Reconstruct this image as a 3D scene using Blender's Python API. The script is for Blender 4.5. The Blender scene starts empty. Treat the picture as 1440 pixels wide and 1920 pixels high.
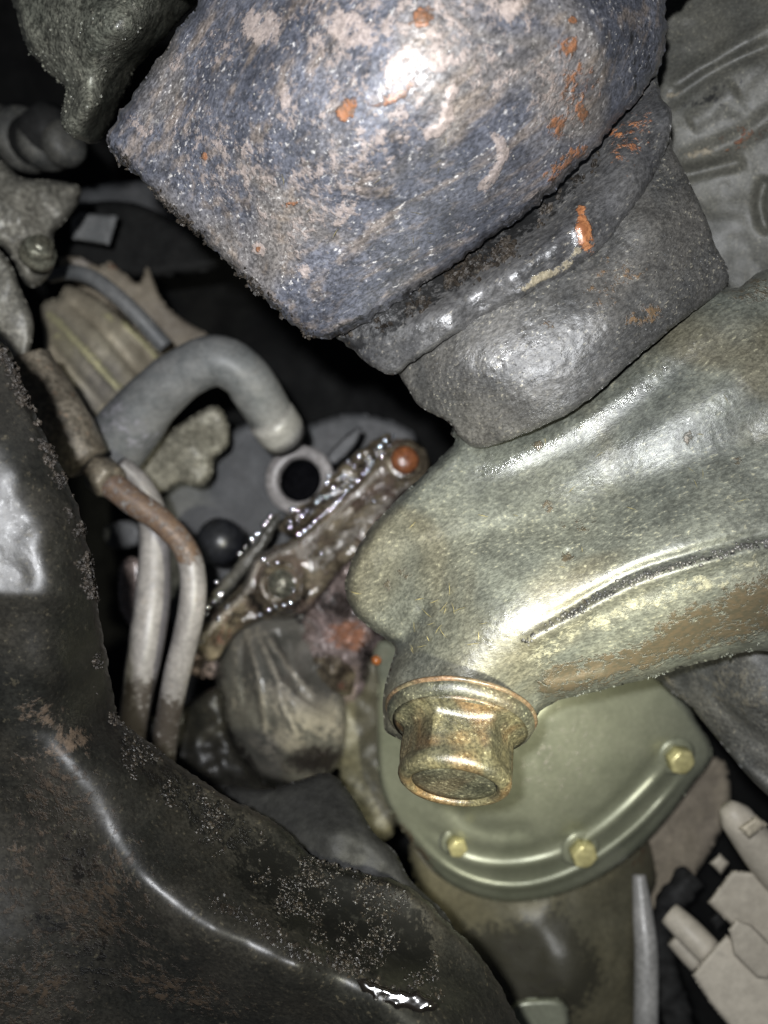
import bpy, math, random
import numpy as np
from mathutils import Vector, Matrix

random.seed(7)
RNG = np.random.default_rng(7)

# ------------------------------------------------------------------ camera
F = 1560.0                      # focal length in photo pixels (1440 x 1920)
sc = bpy.context.scene
CAM = Matrix.Translation((0, 0, 0.30)) @ Matrix.Rotation(math.radians(130), 4, 'X')
cd = bpy.data.cameras.new("camera")
cam = bpy.data.objects.new("camera", cd)
sc.collection.objects.link(cam)
cam.matrix_world = CAM
cd.sensor_fit = 'HORIZONTAL'
cd.sensor_width = 24.0
cd.lens = 26.0
cd.clip_start = 0.005
cd.clip_end = 20
cd.dof.use_dof = True
cd.dof.focus_distance = 0.166
cd.dof.aperture_fstop = 11.0
sc.camera = cam

# ------------------------------------------------------------------ world: nearly dark
w = bpy.data.worlds.new("World")
sc.world = w
w.use_nodes = True
w.node_tree.nodes["Background"].inputs[0].default_value = (0.55, 0.62, 0.75, 1)
w.node_tree.nodes["Background"].inputs[1].default_value = 0.035
sc.view_settings.view_transform = 'Standard'
sc.view_settings.look = 'None'
sc.view_settings.exposure = 0.0
sc.view_settings.gamma = 1.0


def camp(x, y, z):
    """camera-space millimetres (x right, y up, z away) -> world"""
    return CAM @ Vector((x / 1000, y / 1000, -z / 1000))


def lamp(name, pos, power, col, radius, aim=None, spot=None, blend=0.6):
    ld = bpy.data.lights.new(name, 'SPOT' if spot else 'POINT')
    ld.energy = power
    ld.color = col
    ld.shadow_soft_size = radius
    o = bpy.data.objects.new(name, ld)
    sc.collection.objects.link(o)
    p = camp(*pos)
    o.location = p
    if spot:
        ld.spot_size = math.radians(spot)
        ld.spot_blend = blend
        o.rotation_euler = (camp(*aim) - p).to_track_quat('-Z', 'Y').to_euler()
    return o


# the phone's flash just beside the lens, cool; and a warm-green hand torch held low on the right
lamp("phone_flash", (-11, 13, -25), 4.1, (0.95, 0.965, 1.0), 0.003)
lamp("hand_torch", (60, -46, 22), 3.1, (1.0, 0.98, 0.78), 0.005, aim=(24, -44, 170), spot=52, blend=0.9)

# ------------------------------------------------------------------ maths helpers


def vnoise(x, y, seed):
    r = np.random.default_rng(seed)
    n = 256
    lat = r.random((n, n))
    xi = np.floor(x).astype(int)
    yi = np.floor(y).astype(int)
    fx = x - xi
    fy = y - yi
    fx = fx * fx * (3 - 2 * fx)
    fy = fy * fy * (3 - 2 * fy)
    a = lat[yi % n, xi % n]
    b = lat[yi % n, (xi + 1) % n]
    c = lat[(yi + 1) % n, xi % n]
    d = lat[(yi + 1) % n, (xi + 1) % n]
    return (a * (1 - fx) + b * fx) * (1 - fy) + (c * (1 - fx) + d * fx) * fy - 0.5


def fbm(x, y, size, octs=4, seed=1):
    s = 0
    a = 1.0
    for k in range(octs):
        s = s + a * vnoise(x / size * 2 ** k + 17.3 * k, y / size * 2 ** k + 5.1 * k, seed + k)
        a *= 0.5
    return s


def smooth_line(pts, step=6.0, closed=False):
    """Catmull-Rom through rows of numbers; the first two columns set the spacing"""
    p = np.array(pts, float)
    n = len(p)
    out = []
    m = n if closed else n - 1
    for i in range(m):
        if closed:
            p0, p1, p2, p3 = p[(i - 1) % n], p[i], p[(i + 1) % n], p[(i + 2) % n]
        else:
            p0, p1, p2, p3 = p[max(i - 1, 0)], p[i], p[i + 1], p[min(i + 2, n - 1)]
        k = max(1, int(np.linalg.norm((p2 - p1)[:2]) / step))
        for j in range(k):
            t = j / k
            out.append(0.5 * (2 * p1 + (p2 - p0) * t + (2 * p0 - 5 * p1 + 4 * p2 - p3) * t * t
                              + (3 * p1 - p0 - 3 * p2 + p3) * t ** 3))
    if not closed:
        out.append(p[-1])
    return np.array(out)


def seg_dist(X, Y, line, closed=False):
    """distance of points to a polyline, nearest points, and position along it (0..1)"""
    n = len(line)
    best = np.full(X.shape, 1e9)
    nx = np.zeros(X.shape)
    ny = np.zeros(X.shape)
    tt = np.zeros(X.shape)
    m = n if closed else n - 1
    for i in range(m):
        ax, ay = line[i][:2]
        bx, by = line[(i + 1) % n][:2]
        dx, dy = bx - ax, by - ay
        L = dx * dx + dy * dy + 1e-9
        t = np.clip(((X - ax) * dx + (Y - ay) * dy) / L, 0, 1)
        qx, qy = ax + t * dx, ay + t * dy
        d = np.hypot(X - qx, Y - qy)
        k = d < best
        best[k] = d[k]
        nx[k] = qx[k]
        ny[k] = qy[k]
        tt[k] = ((i + t) / m)[k]
    return best, nx, ny, tt


def inside(X, Y, line):
    c = np.zeros(X.shape, bool)
    n = len(line)
    j = n - 1
    for i in range(n):
        xi, yi = line[i][:2]
        xj, yj = line[j][:2]
        if yi != yj:
            k = ((yi > Y) != (yj > Y)) & (X < (xj - xi) * (Y - yi) / (yj - yi) + xi)
            c ^= k
        j = i
    return c


def tps(ctrl):
    P = np.array(ctrl, float)
    x, y, z = P[:, 0] / 500, P[:, 1] / 500, P[:, 2]
    n = len(P)
    if n < 5:                      # few points, maybe in a row: distance-weighted mean

        def g(X, Y):
            X = np.asarray(X, float) / 500
            Y = np.asarray(Y, float) / 500
            ws = [1 / ((X - x[i]) ** 2 + (Y - y[i]) ** 2 + .01) ** 1.2 for i in range(n)]
            return sum(q * z[i] for i, q in enumerate(ws)) / sum(ws)
        return g

    def U(r2):
        return 0.5 * r2 * np.log(r2 + 1e-9)
    K = U((x[:, None] - x) ** 2 + (y[:, None] - y) ** 2) + np.eye(n) * 0.0015
    A = np.zeros((n + 3, n + 3))
    A[:n, :n] = K
    A[:n, n] = 1
    A[:n, n + 1] = x
    A[:n, n + 2] = y
    A[n:, :n] = A[:n, n:].T
    s = np.linalg.lstsq(A, np.concatenate([z, [0, 0, 0]]), rcond=None)[0]

    def f(X, Y):
        X = np.asarray(X, float) / 500
        Y = np.asarray(Y, float) / 500
        r = s[n] + s[n + 1] * X + s[n + 2] * Y
        for i in range(n):
            r = r + s[i] * U((X - x[i]) ** 2 + (Y - y[i]) ** 2)
        return r
    return f


CM = np.array(CAM)


def unproj(X, Y, Z):
    """photo pixel + distance in mm -> world points (n,3)"""
    X = np.asarray(X, float)
    Y = np.asarray(Y, float)
    Z = np.asarray(Z, float)
    c = np.stack([(X - 720) / F * Z, (960 - Y) / F * Z, -Z], -1) / 1000
    return c @ CM[:3, :3].T + CM[:3, 3]


def w3(px, py, z):
    return Vector(unproj([px], [py], [z])[0])


# ------------------------------------------------------------------ object helpers
def tag(o, label=None, cat=None, group=None, kind=None):
    if label: o['label'] = label
    if cat: o['category'] = cat
    if group: o['group'] = group
    if kind: o['kind'] = kind
    return o


def thing(name, label, cat, px, py, z, group=None):
    o = bpy.data.objects.new(name, None)
    o.empty_display_size = 0.01
    sc.collection.objects.link(o)
    o.location = w3(px, py, z)
    return tag(o, label, cat, group)


def link_mesh(name, V, Fc, mat, parent=None, smooth=True, attrs=None):
    V = np.asarray(V, float)
    if parent is not None:
        org = np.array(root_loc(parent))
    else:
        org = V.mean(0)
    me = bpy.data.meshes.new(name)
    me.from_pydata((V - org).tolist(), [], Fc if isinstance(Fc, list) else Fc.tolist())
    me.update()
    if smooth:
        me.polygons.foreach_set('use_smooth', [True] * len(me.polygons))
    if attrs:
        for k, v in attrs.items():
            a = me.attributes.new(k, 'FLOAT', 'POINT')
            a.data.foreach_set('value', np.asarray(v, np.float32))
    me.materials.append(mat)
    o = bpy.data.objects.new(name, me)
    sc.collection.objects.link(o)
    if parent is not None:
        o.parent = parent
    else:
        o.location = org
    return o


def root_loc(p):
    loc = Vector(p.location)
    while p.parent:
        p = p.parent
        loc = loc + Vector(p.location)
    return loc


def eval_masks(masks, X, Y):
    out = {k: np.zeros(X.shape) for k in ('rust', 'pale', 'dark', 'wet')}
    for m in masks:
        if m[1] == 'line':
            d, _, _, _ = seg_dist(X, Y, smooth_line(m[2], 12))
            v = m[4] * np.clip(1.5 - d / m[3], 0, 1)
        elif m[1] == 'poly':
            ln = smooth_line(m[2], 12, True)
            d, _, _, _ = seg_dist(X, Y, ln, True)
            d = np.where(inside(X, Y, ln), -d, d)
            v = m[4] * np.clip(0.5 - d / m[3], 0, 1)
        else:
            x, y, rx, ry, a, s = m[1:]
            a = math.radians(a)
            u = (X - x) * math.cos(a) + (Y - y) * math.sin(a)
            q = -(X - x) * math.sin(a) + (Y - y) * math.cos(a)
            v = s * np.clip(1.5 - np.hypot(u / rx, q / ry), 0, 1)
        out[m[0]] = np.maximum(out[m[0]], v)
    return out


class Surf:
    pass


def relief(name, outline, ctrl, mat, parent=None, cell=5, R=14, er=3.0, thick=6, ridges=(), masks=(),
           rag=0.0, noise=(), sharp=False, back=True):
    """a solid cast or pressed piece: front surface with real relief, rounded edge, side wall and back"""
    ln = np.array(outline, float) if sharp else smooth_line(outline, 8, True)
    if sharp:
        q = []
        for i in range(len(ln)):
            a, b = ln[i], ln[(i + 1) % len(ln)]
            k = max(1, int(np.hypot(*(b - a)) / 12))
            q += [a + (b - a) * j / k for j in range(k)]
        ln = np.array(q)
    if rag:
        ln = smooth_line(ln, 3, True)
        sx = fbm(ln[:, 0], ln[:, 1], 14, 3, 5) * rag
        sy = fbm(ln[:, 0], ln[:, 1], 14, 3, 25) * rag
        ln = ln + np.stack([sx, sy], -1)
    base = tps(ctrl) if len(ctrl) > 2 else (lambda X, Y: np.asarray(X, float) * 0 + ctrl[0][2])
    rl = [(smooth_line(r[0], 8), r[1], r[2], r[3] if len(r) > 3 else 'g') for r in ridges]

    def height(X, Y):
        z = base(X, Y)
        for l, wd, h, kind in rl:
            d, _, _, t = seg_dist(X, Y, l)
            fade = np.clip(np.minimum(t, 1 - t) * 6, 0, 1) if 'o' not in kind else 1.0
            if 'f' in kind:      # a fold: the surface turns away below the line
                a, b = l[0], l[-1]
                sd = ((b[0] - a[0]) * (Y - a[1]) - (b[1] - a[1]) * (X - a[0])) / np.hypot(b[0] - a[0], b[1] - a[1])
                z = z + h * (np.logaddexp(0, np.clip(sd / wd, -50, 50)) * wd) / 100 * np.exp(-np.clip(sd, 0, None) / 170)
            elif 's' in kind:      # a step: one side of the line stands proud
                z = z - h * fade * (1 / (1 + np.exp(np.clip((d - wd) / (wd * 0.08), -30, 30))))
            else:
                z = z - h * fade * np.exp(-(d / wd) ** 2)
        for size, amp, octs, seed in noise:
            z = z - amp * fbm(X, Y, size, octs, seed)
        return z
    x0, y0 = ln.min(0) - cell * 1.5
    x1, y1 = ln.max(0) + cell * 1.5
    gx = np.arange(x0, x1 + cell, cell)
    gy = np.arange(y0, y1 + cell, cell)
    X, Y = np.meshgrid(gx, gy)
    ins = inside(X, Y, ln)
    dist, nx, ny, _ = seg_dist(X, Y, ln, True)
    keepv = ins | (dist < cell * 0.35)
    snap = (~ins) | (dist < cell * 0.35)
    X = np.where(snap, nx, X)
    Y = np.where(snap, ny, Y)
    d = np.where(snap, 0, dist)
    h, wv = X.shape
    q = ins[:-1, :-1] | ins[1:, :-1] | ins[:-1, 1:] | ins[1:, 1:]
    idx = np.arange(h * wv).reshape(h, wv)
    r_, c_ = np.nonzero(q)
    quads = np.stack([idx[r_, c_], idx[r_ + 1, c_], idx[r_ + 1, c_ + 1], idx[r_, c_ + 1]], -1)
    used = np.unique(quads)
    mp = -np.ones(h * wv, int)
    mp[used] = np.arange(len(used))
    quads = mp[quads]
    Xf, Yf, df = X.ravel()[used], Y.ravel()[used], d.ravel()[used]
    k = np.clip(1 - df / R, 0, 1)
    Z = height(Xf, Yf) + er * (1 - np.sqrt(np.clip(1 - k * k, 0, 1)))
    V = unproj(Xf, Yf, Z)
    n = len(V)
    # boundary edges
    e = np.concatenate([quads[:, [0, 1]], quads[:, [1, 2]], quads[:, [2, 3]], quads[:, [3, 0]]])
    key = np.sort(e, 1)
    key = key[:, 0] * (n + 1) + key[:, 1]
    _, inv, cnt = np.unique(key, return_inverse=True, return_counts=True)
    be = e[cnt[inv] == 1]
    cxm, cym = Xf.mean(), Yf.mean()
    Vb = unproj(Xf + (cxm - Xf) * 0.02, Yf + (cym - Yf) * 0.02, Z + thick)
    faces = [tuple(f) for f in quads.tolist()]
    if back:
        V = np.concatenate([V, Vb])
        faces += [(a + n, d_ + n, c + n, b + n) for a, b, c, d_ in quads.tolist()]
        faces += [(b, a, a + n, b + n) for a, b in be.tolist()]
    mk = eval_masks(masks, Xf, Yf)
    if back:
        mk = {a: np.concatenate([v, v]) for a, v in mk.items()}
    o = link_mesh(name, V, faces, mat, parent, True, mk)
    me = o.data
    # drop degenerate faces
    me.validate()
    s = Surf()
    s.o = o
    s.line = ln

    def full(Xq, Yq):
        Xq = np.asarray(Xq, float)
        Yq = np.asarray(Yq, float)
        dd, _, _, _ = seg_dist(Xq, Yq, ln, True)
        dd = np.where(inside(Xq, Yq, ln), dd, 0)
        kk = np.clip(1 - dd / R, 0, 1)
        return height(Xq, Yq) + er * (1 - np.sqrt(np.clip(1 - kk * kk, 0, 1)))
    s.z = full
    return s


def tube(name, pts, mat, parent=None, seg=20, step=10, wob=0.0, masks=(), sq=1.0):
    """round pipe or hose through (px, py, z mm, radius px)"""
    p = smooth_line(pts, step)
    C = unproj(p[:, 0], p[:, 1], p[:, 2])
    rad = p[:, 3] * p[:, 2] / F / 1000
    T = np.gradient(C, axis=0)
    T /= np.linalg.norm(T, axis=1)[:, None]
    up = np.array([0.3, 0.5, 0.8])
    V = []
    A = []
    a = np.linspace(0, 2 * np.pi, seg, endpoint=False)
    u = np.cross(T[0], up)
    for i in range(len(C)):
        u = u - T[i] * np.dot(u, T[i])
        u /= np.linalg.norm(u)
        v = np.cross(T[i], u)
        r = rad[i] * (1 + wob * fbm(a * 3, a * 0 + i * 0.35, 1.0, 2, 9))
        V.append(C[i] + np.outer(r * np.cos(a), u) + np.outer(r * np.sin(a) * sq, v))
        A += [(p[i, 0], p[i, 1])] * seg
    m = len(C)
    V = np.concatenate(V + [C[:1], C[-1:]])
    fc = []
    for i in range(m - 1):
        for j in range(seg):
            fc.append((i * seg + j, i * seg + (j + 1) % seg, (i + 1) * seg + (j + 1) % seg, (i + 1) * seg + j))
    for j in range(seg):
        fc.append((m * seg, (j + 1) % seg, j))
        fc.append((m * seg + 1, (m - 1) * seg + j, (m - 1) * seg + (j + 1) % seg))
    A = np.array(A + [(p[0, 0], p[0, 1]), (p[-1, 0], p[-1, 1])])
    return link_mesh(name, V, fc, mat, parent, True, eval_masks(masks, A[:, 0], A[:, 1]))


def frame(axis, spin=0.0):
    """camera-space axis (x right, y up, z toward the viewer) -> world 3x3 columns u, v, n"""
    n = (CAM.to_3x3() @ Vector(axis)).normalized()
    r = CAM.to_3x3() @ Vector((1, 0, 0))
    u = (r - n * r.dot(n)).normalized()
    v = n.cross(u)
    c, s = math.cos(spin), math.sin(spin)
    return np.array(u * c + v * s), np.array(v * c - u * s), np.array(n)


def lathe(name, org, fr, prof, mat, parent=None, seg=64, hexamt=None, hexaf=None, noise=0.0, smooth=True):
    """profile of (radius mm, height mm[, hex amount]) turned about the axis; hex amount 1 gives hexagonal rings"""
    u, v, n = fr
    a = np.linspace(0, 2 * np.pi, seg, endpoint=False)
    m6 = (a + np.pi / 6) % (np.pi / 3) - np.pi / 6
    hx = np.cos(np.pi / 6) / np.cos(m6)          # 1 at the corners .. 0.866 on the flats
    V = []
    for k, q in enumerate(prof):
        r, h = q[0], q[1]
        hm = q[2] if len(q) > 2 else 0
        rr = r * (1 * (1 - hm) + hx * hm)
        if noise and r > 0:
            rr = rr + noise * fbm(a * 2.2, a * 0 + k * .8, 1.0, 3, 31)
        V.append(org + (np.outer(rr * np.cos(a), u) + np.outer(rr * np.sin(a), v) + n * h) / 1000)
    m = len(prof)
    V = np.concatenate(V)
    fc = []
    for i in range(m - 1):
        for j in range(seg):
            fc.append((i * seg + j, i * seg + (j + 1) % seg, (i + 1) * seg + (j + 1) % seg, (i + 1) * seg + j))
    loop = prof[0] == prof[-1]     # a closed section, as of a ring, has no end caps
    if prof[0][0] > 0.01 and not loop: fc.append(tuple(range(seg))[::-1])
    if prof[-1][0] > 0.01 and not loop: fc.append(tuple((m - 1) * seg + j for j in range(seg)))
    return link_mesh(name, V, fc, mat, parent, smooth)


ICO = None


def onto(S, X, Y, lift=0.0, out=3.0):
    """keep only the points that lie on the piece and lift them onto its surface"""
    d, _, _, _ = seg_dist(X, Y, S.line, True)
    k = inside(X, Y, S.line) | (d < out)
    X, Y = X[k], Y[k]
    return unproj(X, Y, S.z(X, Y) - lift)


def sizes(n, lo, hi):
    return lo + (hi - lo) * RNG.random(n) ** 3


def blobs(name, pts, sizes, mat, parent, squash=1.0, jitter=0.45, label=None, kind='stuff', seed=3):
    """many small irregular lumps joined (points world, sizes mm)"""
    r = np.random.default_rng(seed)
    t = (1 + 5 ** .5) / 2
    v = np.array([(-1, t, 0), (1, t, 0), (-1, -t, 0), (1, -t, 0), (0, -1, t), (0, 1, t), (0, -1, -t), (0, 1, -t),
                  (t, 0, -1), (t, 0, 1), (-t, 0, -1), (-t, 0, 1)], float)
    v /= np.linalg.norm(v[0])
    f = [(0, 11, 5), (0, 5, 1), (0, 1, 7), (0, 7, 10), (0, 10, 11), (1, 5, 9), (5, 11, 4), (11, 10, 2), (10, 7, 6),
         (7, 1, 8), (3, 9, 4), (3, 4, 2), (3, 2, 6), (3, 6, 8), (3, 8, 9), (4, 9, 5), (2, 4, 11), (6, 2, 10), (8, 6, 7), (9, 8, 1)]
    V = []
    FC = []
    for i, (p, s) in enumerate(zip(pts, sizes)):
        ax = v * (1 + r.uniform(-jitter, jitter, (12, 1))) * r.uniform(0.7, 1.25, 3)
        V.append(p + ax * s / 2000)
        FC += [(a + 12 * i, b + 12 * i, c + 12 * i) for a, b, c in f]
    o = link_mesh(name, np.concatenate(V), FC, mat, parent, smooth=jitter < 0.2)
    return tag(o, label, kind=kind)


def uvsph(name, pts, sizes, mat, parent, seg=10, rings=6, flat=1.0):
    vd = CM[:3, 2]
    V = []
    FC = []
    for p, s in zip(pts, sizes):
        b = len(V)
        for i in range(rings + 1):
            th = math.pi * i / rings
            for j in range(seg):
                ph = 2 * math.pi * j / seg
                V.append((p[0] + s / 2000 * math.sin(th) * math.cos(ph), p[1] + s / 2000 * math.sin(th) * math.sin(ph),
                          p[2] + s / 2000 * math.cos(th)))
        for i in range(rings):
            for j in range(seg):
                FC.append((b + i * seg + j, b + (i + 1) * seg + j, b + (i + 1) * seg + (j + 1) % seg, b + i * seg + (j + 1) % seg))
    V = np.array(V)
    if flat != 1.0:                # sessile drops: flattened along the view to widen their glints
        C = np.repeat(np.array(pts), (rings + 1) * seg, 0)
        D = V - C
        V = C + D - np.outer((D @ vd) * (1 - flat), vd)
    o = link_mesh(name, V, FC, mat, parent)
    return tag(o, kind='stuff')


def along(line, n, spread, r=RNG):
    l = smooth_line(line, 3)
    i = r.integers(0, len(l), n)
    return l[i, 0] + r.normal(0, spread, n), l[i, 1] + r.normal(0, spread, n)


def clumpy(X, Y, size=34, cut=.02, seed=5):
    k = fbm(X, Y, size, 3, seed) > cut * RNG.random(len(X)) * 12
    return X[k], Y[k]


def in_poly(poly, n, r=RNG):
    p = np.array(poly, float)
    X = r.uniform(p[:, 0].min(), p[:, 0].max(), n * 4)
    Y = r.uniform(p[:, 1].min(), p[:, 1].max(), n * 4)
    k = inside(X, Y, p)
    return X[k][:n], Y[k][:n]


# ------------------------------------------------------------------ materials
class NT:
    def __init__(s, name):
        s.m = bpy.data.materials.new(name)
        s.m.use_nodes = True
        s.t = s.m.node_tree
        s.t.nodes.clear()
        s.out = s.t.nodes.new('ShaderNodeOutputMaterial')
        s.b = s.t.nodes.new('ShaderNodeBsdfPrincipled')
        s.t.links.new(s.b.outputs[0], s.out.inputs[0])
        s.tc = s.t.nodes.new('ShaderNodeTexCoord').outputs['Object']

    def put(s, inp, v):
        if isinstance(v, bpy.types.NodeSocket):
            s.t.links.new(v, inp)
        elif isinstance(v, (tuple, list)) and len(v) == 3 and inp.type == 'RGBA':
            inp.default_value = (*v, 1)
        else:
            inp.default_value = v

    def noise(s, scale, detail=4, rough=0.55, dist=0.0, vec=None):
        n = s.t.nodes.new('ShaderNodeTexNoise')
        s.put(n.inputs['Vector'], vec or s.tc)
        n.inputs['Scale'].default_value = scale
        n.inputs['Detail'].default_value = detail
        n.inputs['Roughness'].default_value = rough
        n.inputs['Distortion'].default_value = dist
        return n.outputs[0]

    def voro(s, scale, feat='F1'):
        n = s.t.nodes.new('ShaderNodeTexVoronoi')
        s.put(n.inputs['Vector'], s.tc)
        n.feature = feat
        n.inputs['Scale'].default_value = scale
        return n.outputs[0]

    def ramp(s, f, a, b, lo=0.0, hi=1.0, smooth=True):
        n = s.t.nodes.new('ShaderNodeMapRange')
        n.interpolation_type = 'SMOOTHSTEP' if smooth else 'LINEAR'
        s.put(n.inputs[0], f)
        n.inputs[1].default_value = a
        n.inputs[2].default_value = b
        n.inputs[3].default_value = lo
        n.inputs[4].default_value = hi
        return n.outputs[0]

    def mix(s, f, a, b):
        n = s.t.nodes.new('ShaderNodeMix')
        n.data_type = 'RGBA'
        s.put(n.inputs[0], f)
        s.put(n.inputs[6], a)
        s.put(n.inputs[7], b)
        return n.outputs[2]

    def mul(s, c, f):
        n = s.t.nodes.new('ShaderNodeMix')
        n.data_type = 'RGBA'
        n.blend_type = 'MULTIPLY'
        n.inputs[0].default_value = 1.0
        s.put(n.inputs[6], c)
        s.put(n.inputs[7], f)
        return n.outputs[2]

    def math(s, op, a, b=0.0, c=None):
        n = s.t.nodes.new('ShaderNodeMath')
        n.operation = op
        s.put(n.inputs[0], a)
        s.put(n.inputs[1], b)
        if c is not None: s.put(n.inputs[2], c)
        return n.outputs[0]

    def attr(s, name):
        n = s.t.nodes.new('ShaderNodeAttribute')
        n.attribute_name = name
        return n.outputs['Fac']

    def bump(s, h, dist, strength=1.0, nrm=None):
        n = s.t.nodes.new('ShaderNodeBump')
        n.inputs['Strength'].default_value = strength
        n.inputs['Distance'].default_value = dist
        s.put(n.inputs['Height'], h)
        if nrm is not None: s.put(n.inputs['Normal'], nrm)
        return n.outputs[0]

    def aligned(s, deg, along):
        """object coordinates turned so that the grain runs one way across the piece"""
        v = s.tc
        for rot, scl in (((math.radians(-130), 0, 0), (1, 1, 1)), ((0, 0, math.radians(-deg)), (1, 1, 1)), ((0, 0, 0), (along, 1, 1))):
            n = s.t.nodes.new('ShaderNodeMapping')
            s.put(n.inputs[0], v)
            n.inputs['Rotation'].default_value = rot
            n.inputs['Scale'].default_value = scl
            v = n.outputs[0]
        return v

    def stretch(s, rot, scale):
        n = s.t.nodes.new('ShaderNodeMapping')
        s.put(n.inputs[0], s.tc)
        n.inputs['Rotation'].default_value = rot
        n.inputs['Scale'].default_value = scale
        return n.outputs[0]


def grime(name, a, b, big=60, speck=None, speck_amt=0.6, speck_scale=900, rough=(0.35, 0.6), metal=0.0, grain=1500,
          grain_h=0.00012, lump=350, lump_h=0.0002, pale=(0.5, 0.45, 0.4), rust=(0.32, 0.09, 0.02), rust2=(0.10, 0.03, 0.012),
          dark=(0.01, 0.01, 0.01), wet=0.12, spec=0.5, streak=None, coat=0.0, tint=None, palerough=0.6, mott=0.25, coatr=0.2, dirn=None):
    n = NT(name)
    dv = n.aligned(dirn[0], dirn[1]) if dirn else None
    c = n.mix(n.ramp(n.noise(big, 6, 0.6, 0.4, dv), 0.35, 0.65), a, b)
    if tint:
        c = n.mix(n.ramp(n.noise(big * 0.45, 3, 0.5, 0.8), 0.5, 0.66, 0, tint[1]), c, tint[0])
    if streak:
        v = n.aligned(streak[0], streak[1])
        c = n.mix(n.ramp(n.noise(streak[2], 5, 0.6, 0.2, v), 0.5, 0.68, 0, streak[4]), c, streak[3])
    if speck:
        sp = n.ramp(n.noise(speck_scale, 3, 0.65, 0, dv), 0.58, 0.70)
        zone = n.ramp(n.noise(big * 1.7, 4, 0.6, 0, dv), 0.40, 0.62, 0.15, speck_amt)
        c = n.mix(n.math('MULTIPLY', sp, zone), c, speck)
    c = n.mul(c, n.ramp(n.noise(grain * 0.8, 4, 0.75, 0, dv), 0.36, 0.64, 1 - mott * 1.6, 1 + mott * 1.5))
    c = n.mul(c, n.ramp(n.noise(170, 5, 0.7), 0.35, 0.65, 1 - mott, 1 + mott * .8))
    rag = n.noise(420, 5, 0.7)
    rag2 = n.noise(1300, 3, 0.6)
    ragc = n.math('ADD', n.math('MULTIPLY', rag, 0.7), n.math('MULTIPLY', rag2, 0.3))

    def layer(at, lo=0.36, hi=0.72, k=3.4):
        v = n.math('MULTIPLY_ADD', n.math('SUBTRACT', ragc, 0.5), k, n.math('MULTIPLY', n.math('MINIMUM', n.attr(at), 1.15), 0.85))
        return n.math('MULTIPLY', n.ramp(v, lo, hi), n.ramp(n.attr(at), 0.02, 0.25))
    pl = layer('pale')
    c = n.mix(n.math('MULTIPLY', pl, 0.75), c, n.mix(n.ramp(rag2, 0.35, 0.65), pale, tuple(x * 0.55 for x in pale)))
    rs = layer('rust')
    c = n.mix(rs, c, n.mix(n.ramp(n.noise(700, 4, 0.6), 0.38, 0.62), rust, rust2))
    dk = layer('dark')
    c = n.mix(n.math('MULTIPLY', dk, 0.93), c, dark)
    r = n.ramp(n.noise(big * 3, 4, 0.6), 0.35, 0.65, rough[0], rough[1])
    r = n.math('ADD', r, n.math('MULTIPLY', pl, max(0.0, palerough - rough[0])))
    wt = layer('wet')
    mr = n.t.nodes.new('ShaderNodeMix')
    mr.data_type = 'FLOAT'
    n.put(mr.inputs[0], wt)
    n.put(mr.inputs[2], r)
    n.put(mr.inputs[3], wet)
    n.put(n.b.inputs['Base Color'], c)
    n.put(n.b.inputs['Roughness'], mr.outputs[0])
    n.put(n.b.inputs['Metallic'], metal)
    n.put(n.b.inputs['Specular IOR Level'], spec)
    n.b.inputs['Coat Weight'].default_value = coat
    n.b.inputs['Coat Roughness'].default_value = coatr
    h0 = n.bump(n.noise(lump, 4, 0.6, 0, dv), lump_h * 1.0)
    hc = n.bump(n.noise(grain * .6, 2, 0.5), grain_h * 0.45, 1.0, h0)
    h = n.bump(n.noise(grain, 4, 0.7, 0, dv), grain_h * 1.0, 1.0, h0)
    h = n.bump(n.math('ADD', pl, n.math('MULTIPLY', rs, 1.4)), 0.00012, 1.0, h)
    n.put(n.b.inputs['Normal'], h)
    if coat: n.put(n.b.inputs['Coat Normal'], hc)
    return n.m


M = {}
M['sleeve'] = grime('sleeve_paint', (0.059, 0.063, 0.078), (0.112, 0.116, 0.136), 75, (0.55, 0.53, 0.50), 1.0, 1150,
                    (0.30, 0.50), 0.1, 1900, 0.00010, 420, 0.00008, pale=(0.50, 0.41, 0.36), rust=(0.30, 0.13, 0.06),
                    rust2=(0.13, 0.075, 0.045), spec=0.55, tint=((0.20, 0.175, 0.145), 0.6), palerough=0.45, mott=.3, coat=.55, coatr=.42, streak=(40, .22, 260, (0.24, 0.19, 0.145), .55),
                    dirn=(38, .6))
M['collar'] = grime('oily_collar', (0.045, 0.045, 0.046), (0.085, 0.083, 0.080), 70, (0.35, 0.32, 0.26), 0.6, 1300, (0.28, 0.42), 0.1,
                    1800, 0.00016, 500, 0.00014, pale=(0.42, 0.36, 0.24), rust=(0.40, 0.17, 0.07), rust2=(0.22, 0.085, 0.035), spec=0.6,
                    mott=.25, coat=.6, coatr=.42, dirn=(38, .5))
M['cup'] = grime('oily_housing', (0.048, 0.048, 0.046), (0.082, 0.078, 0.070), 60, (0.38, 0.35, 0.27), 0.7, 1500, (0.32, 0.46), 0.1,
                 1900, 0.00014, 600, 0.00010, rust=(0.17, 0.105, 0.055), rust2=(0.10, 0.07, 0.04), spec=0.55, mott=.25, coat=.18, coatr=.5,
                 dirn=(35, .6))
M['arm'] = grime('greasy_cast_arm', (0.078, 0.083, 0.070), (0.120, 0.124, 0.100), 45, (0.34, 0.32, 0.22), 0.55, 1500, (0.32, 0.46), 0.15,
                 1900, 0.00011, 700, 0.00004, pale=(0.40, 0.38, 0.26), rust=(0.090, 0.070, 0.043), rust2=(0.066, 0.058, 0.038), spec=0.55,
                 tint=((0.10, 0.085, 0.05), 0.6), mott=.22, coat=.28, coatr=.48, dirn=(25, .6))
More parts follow.
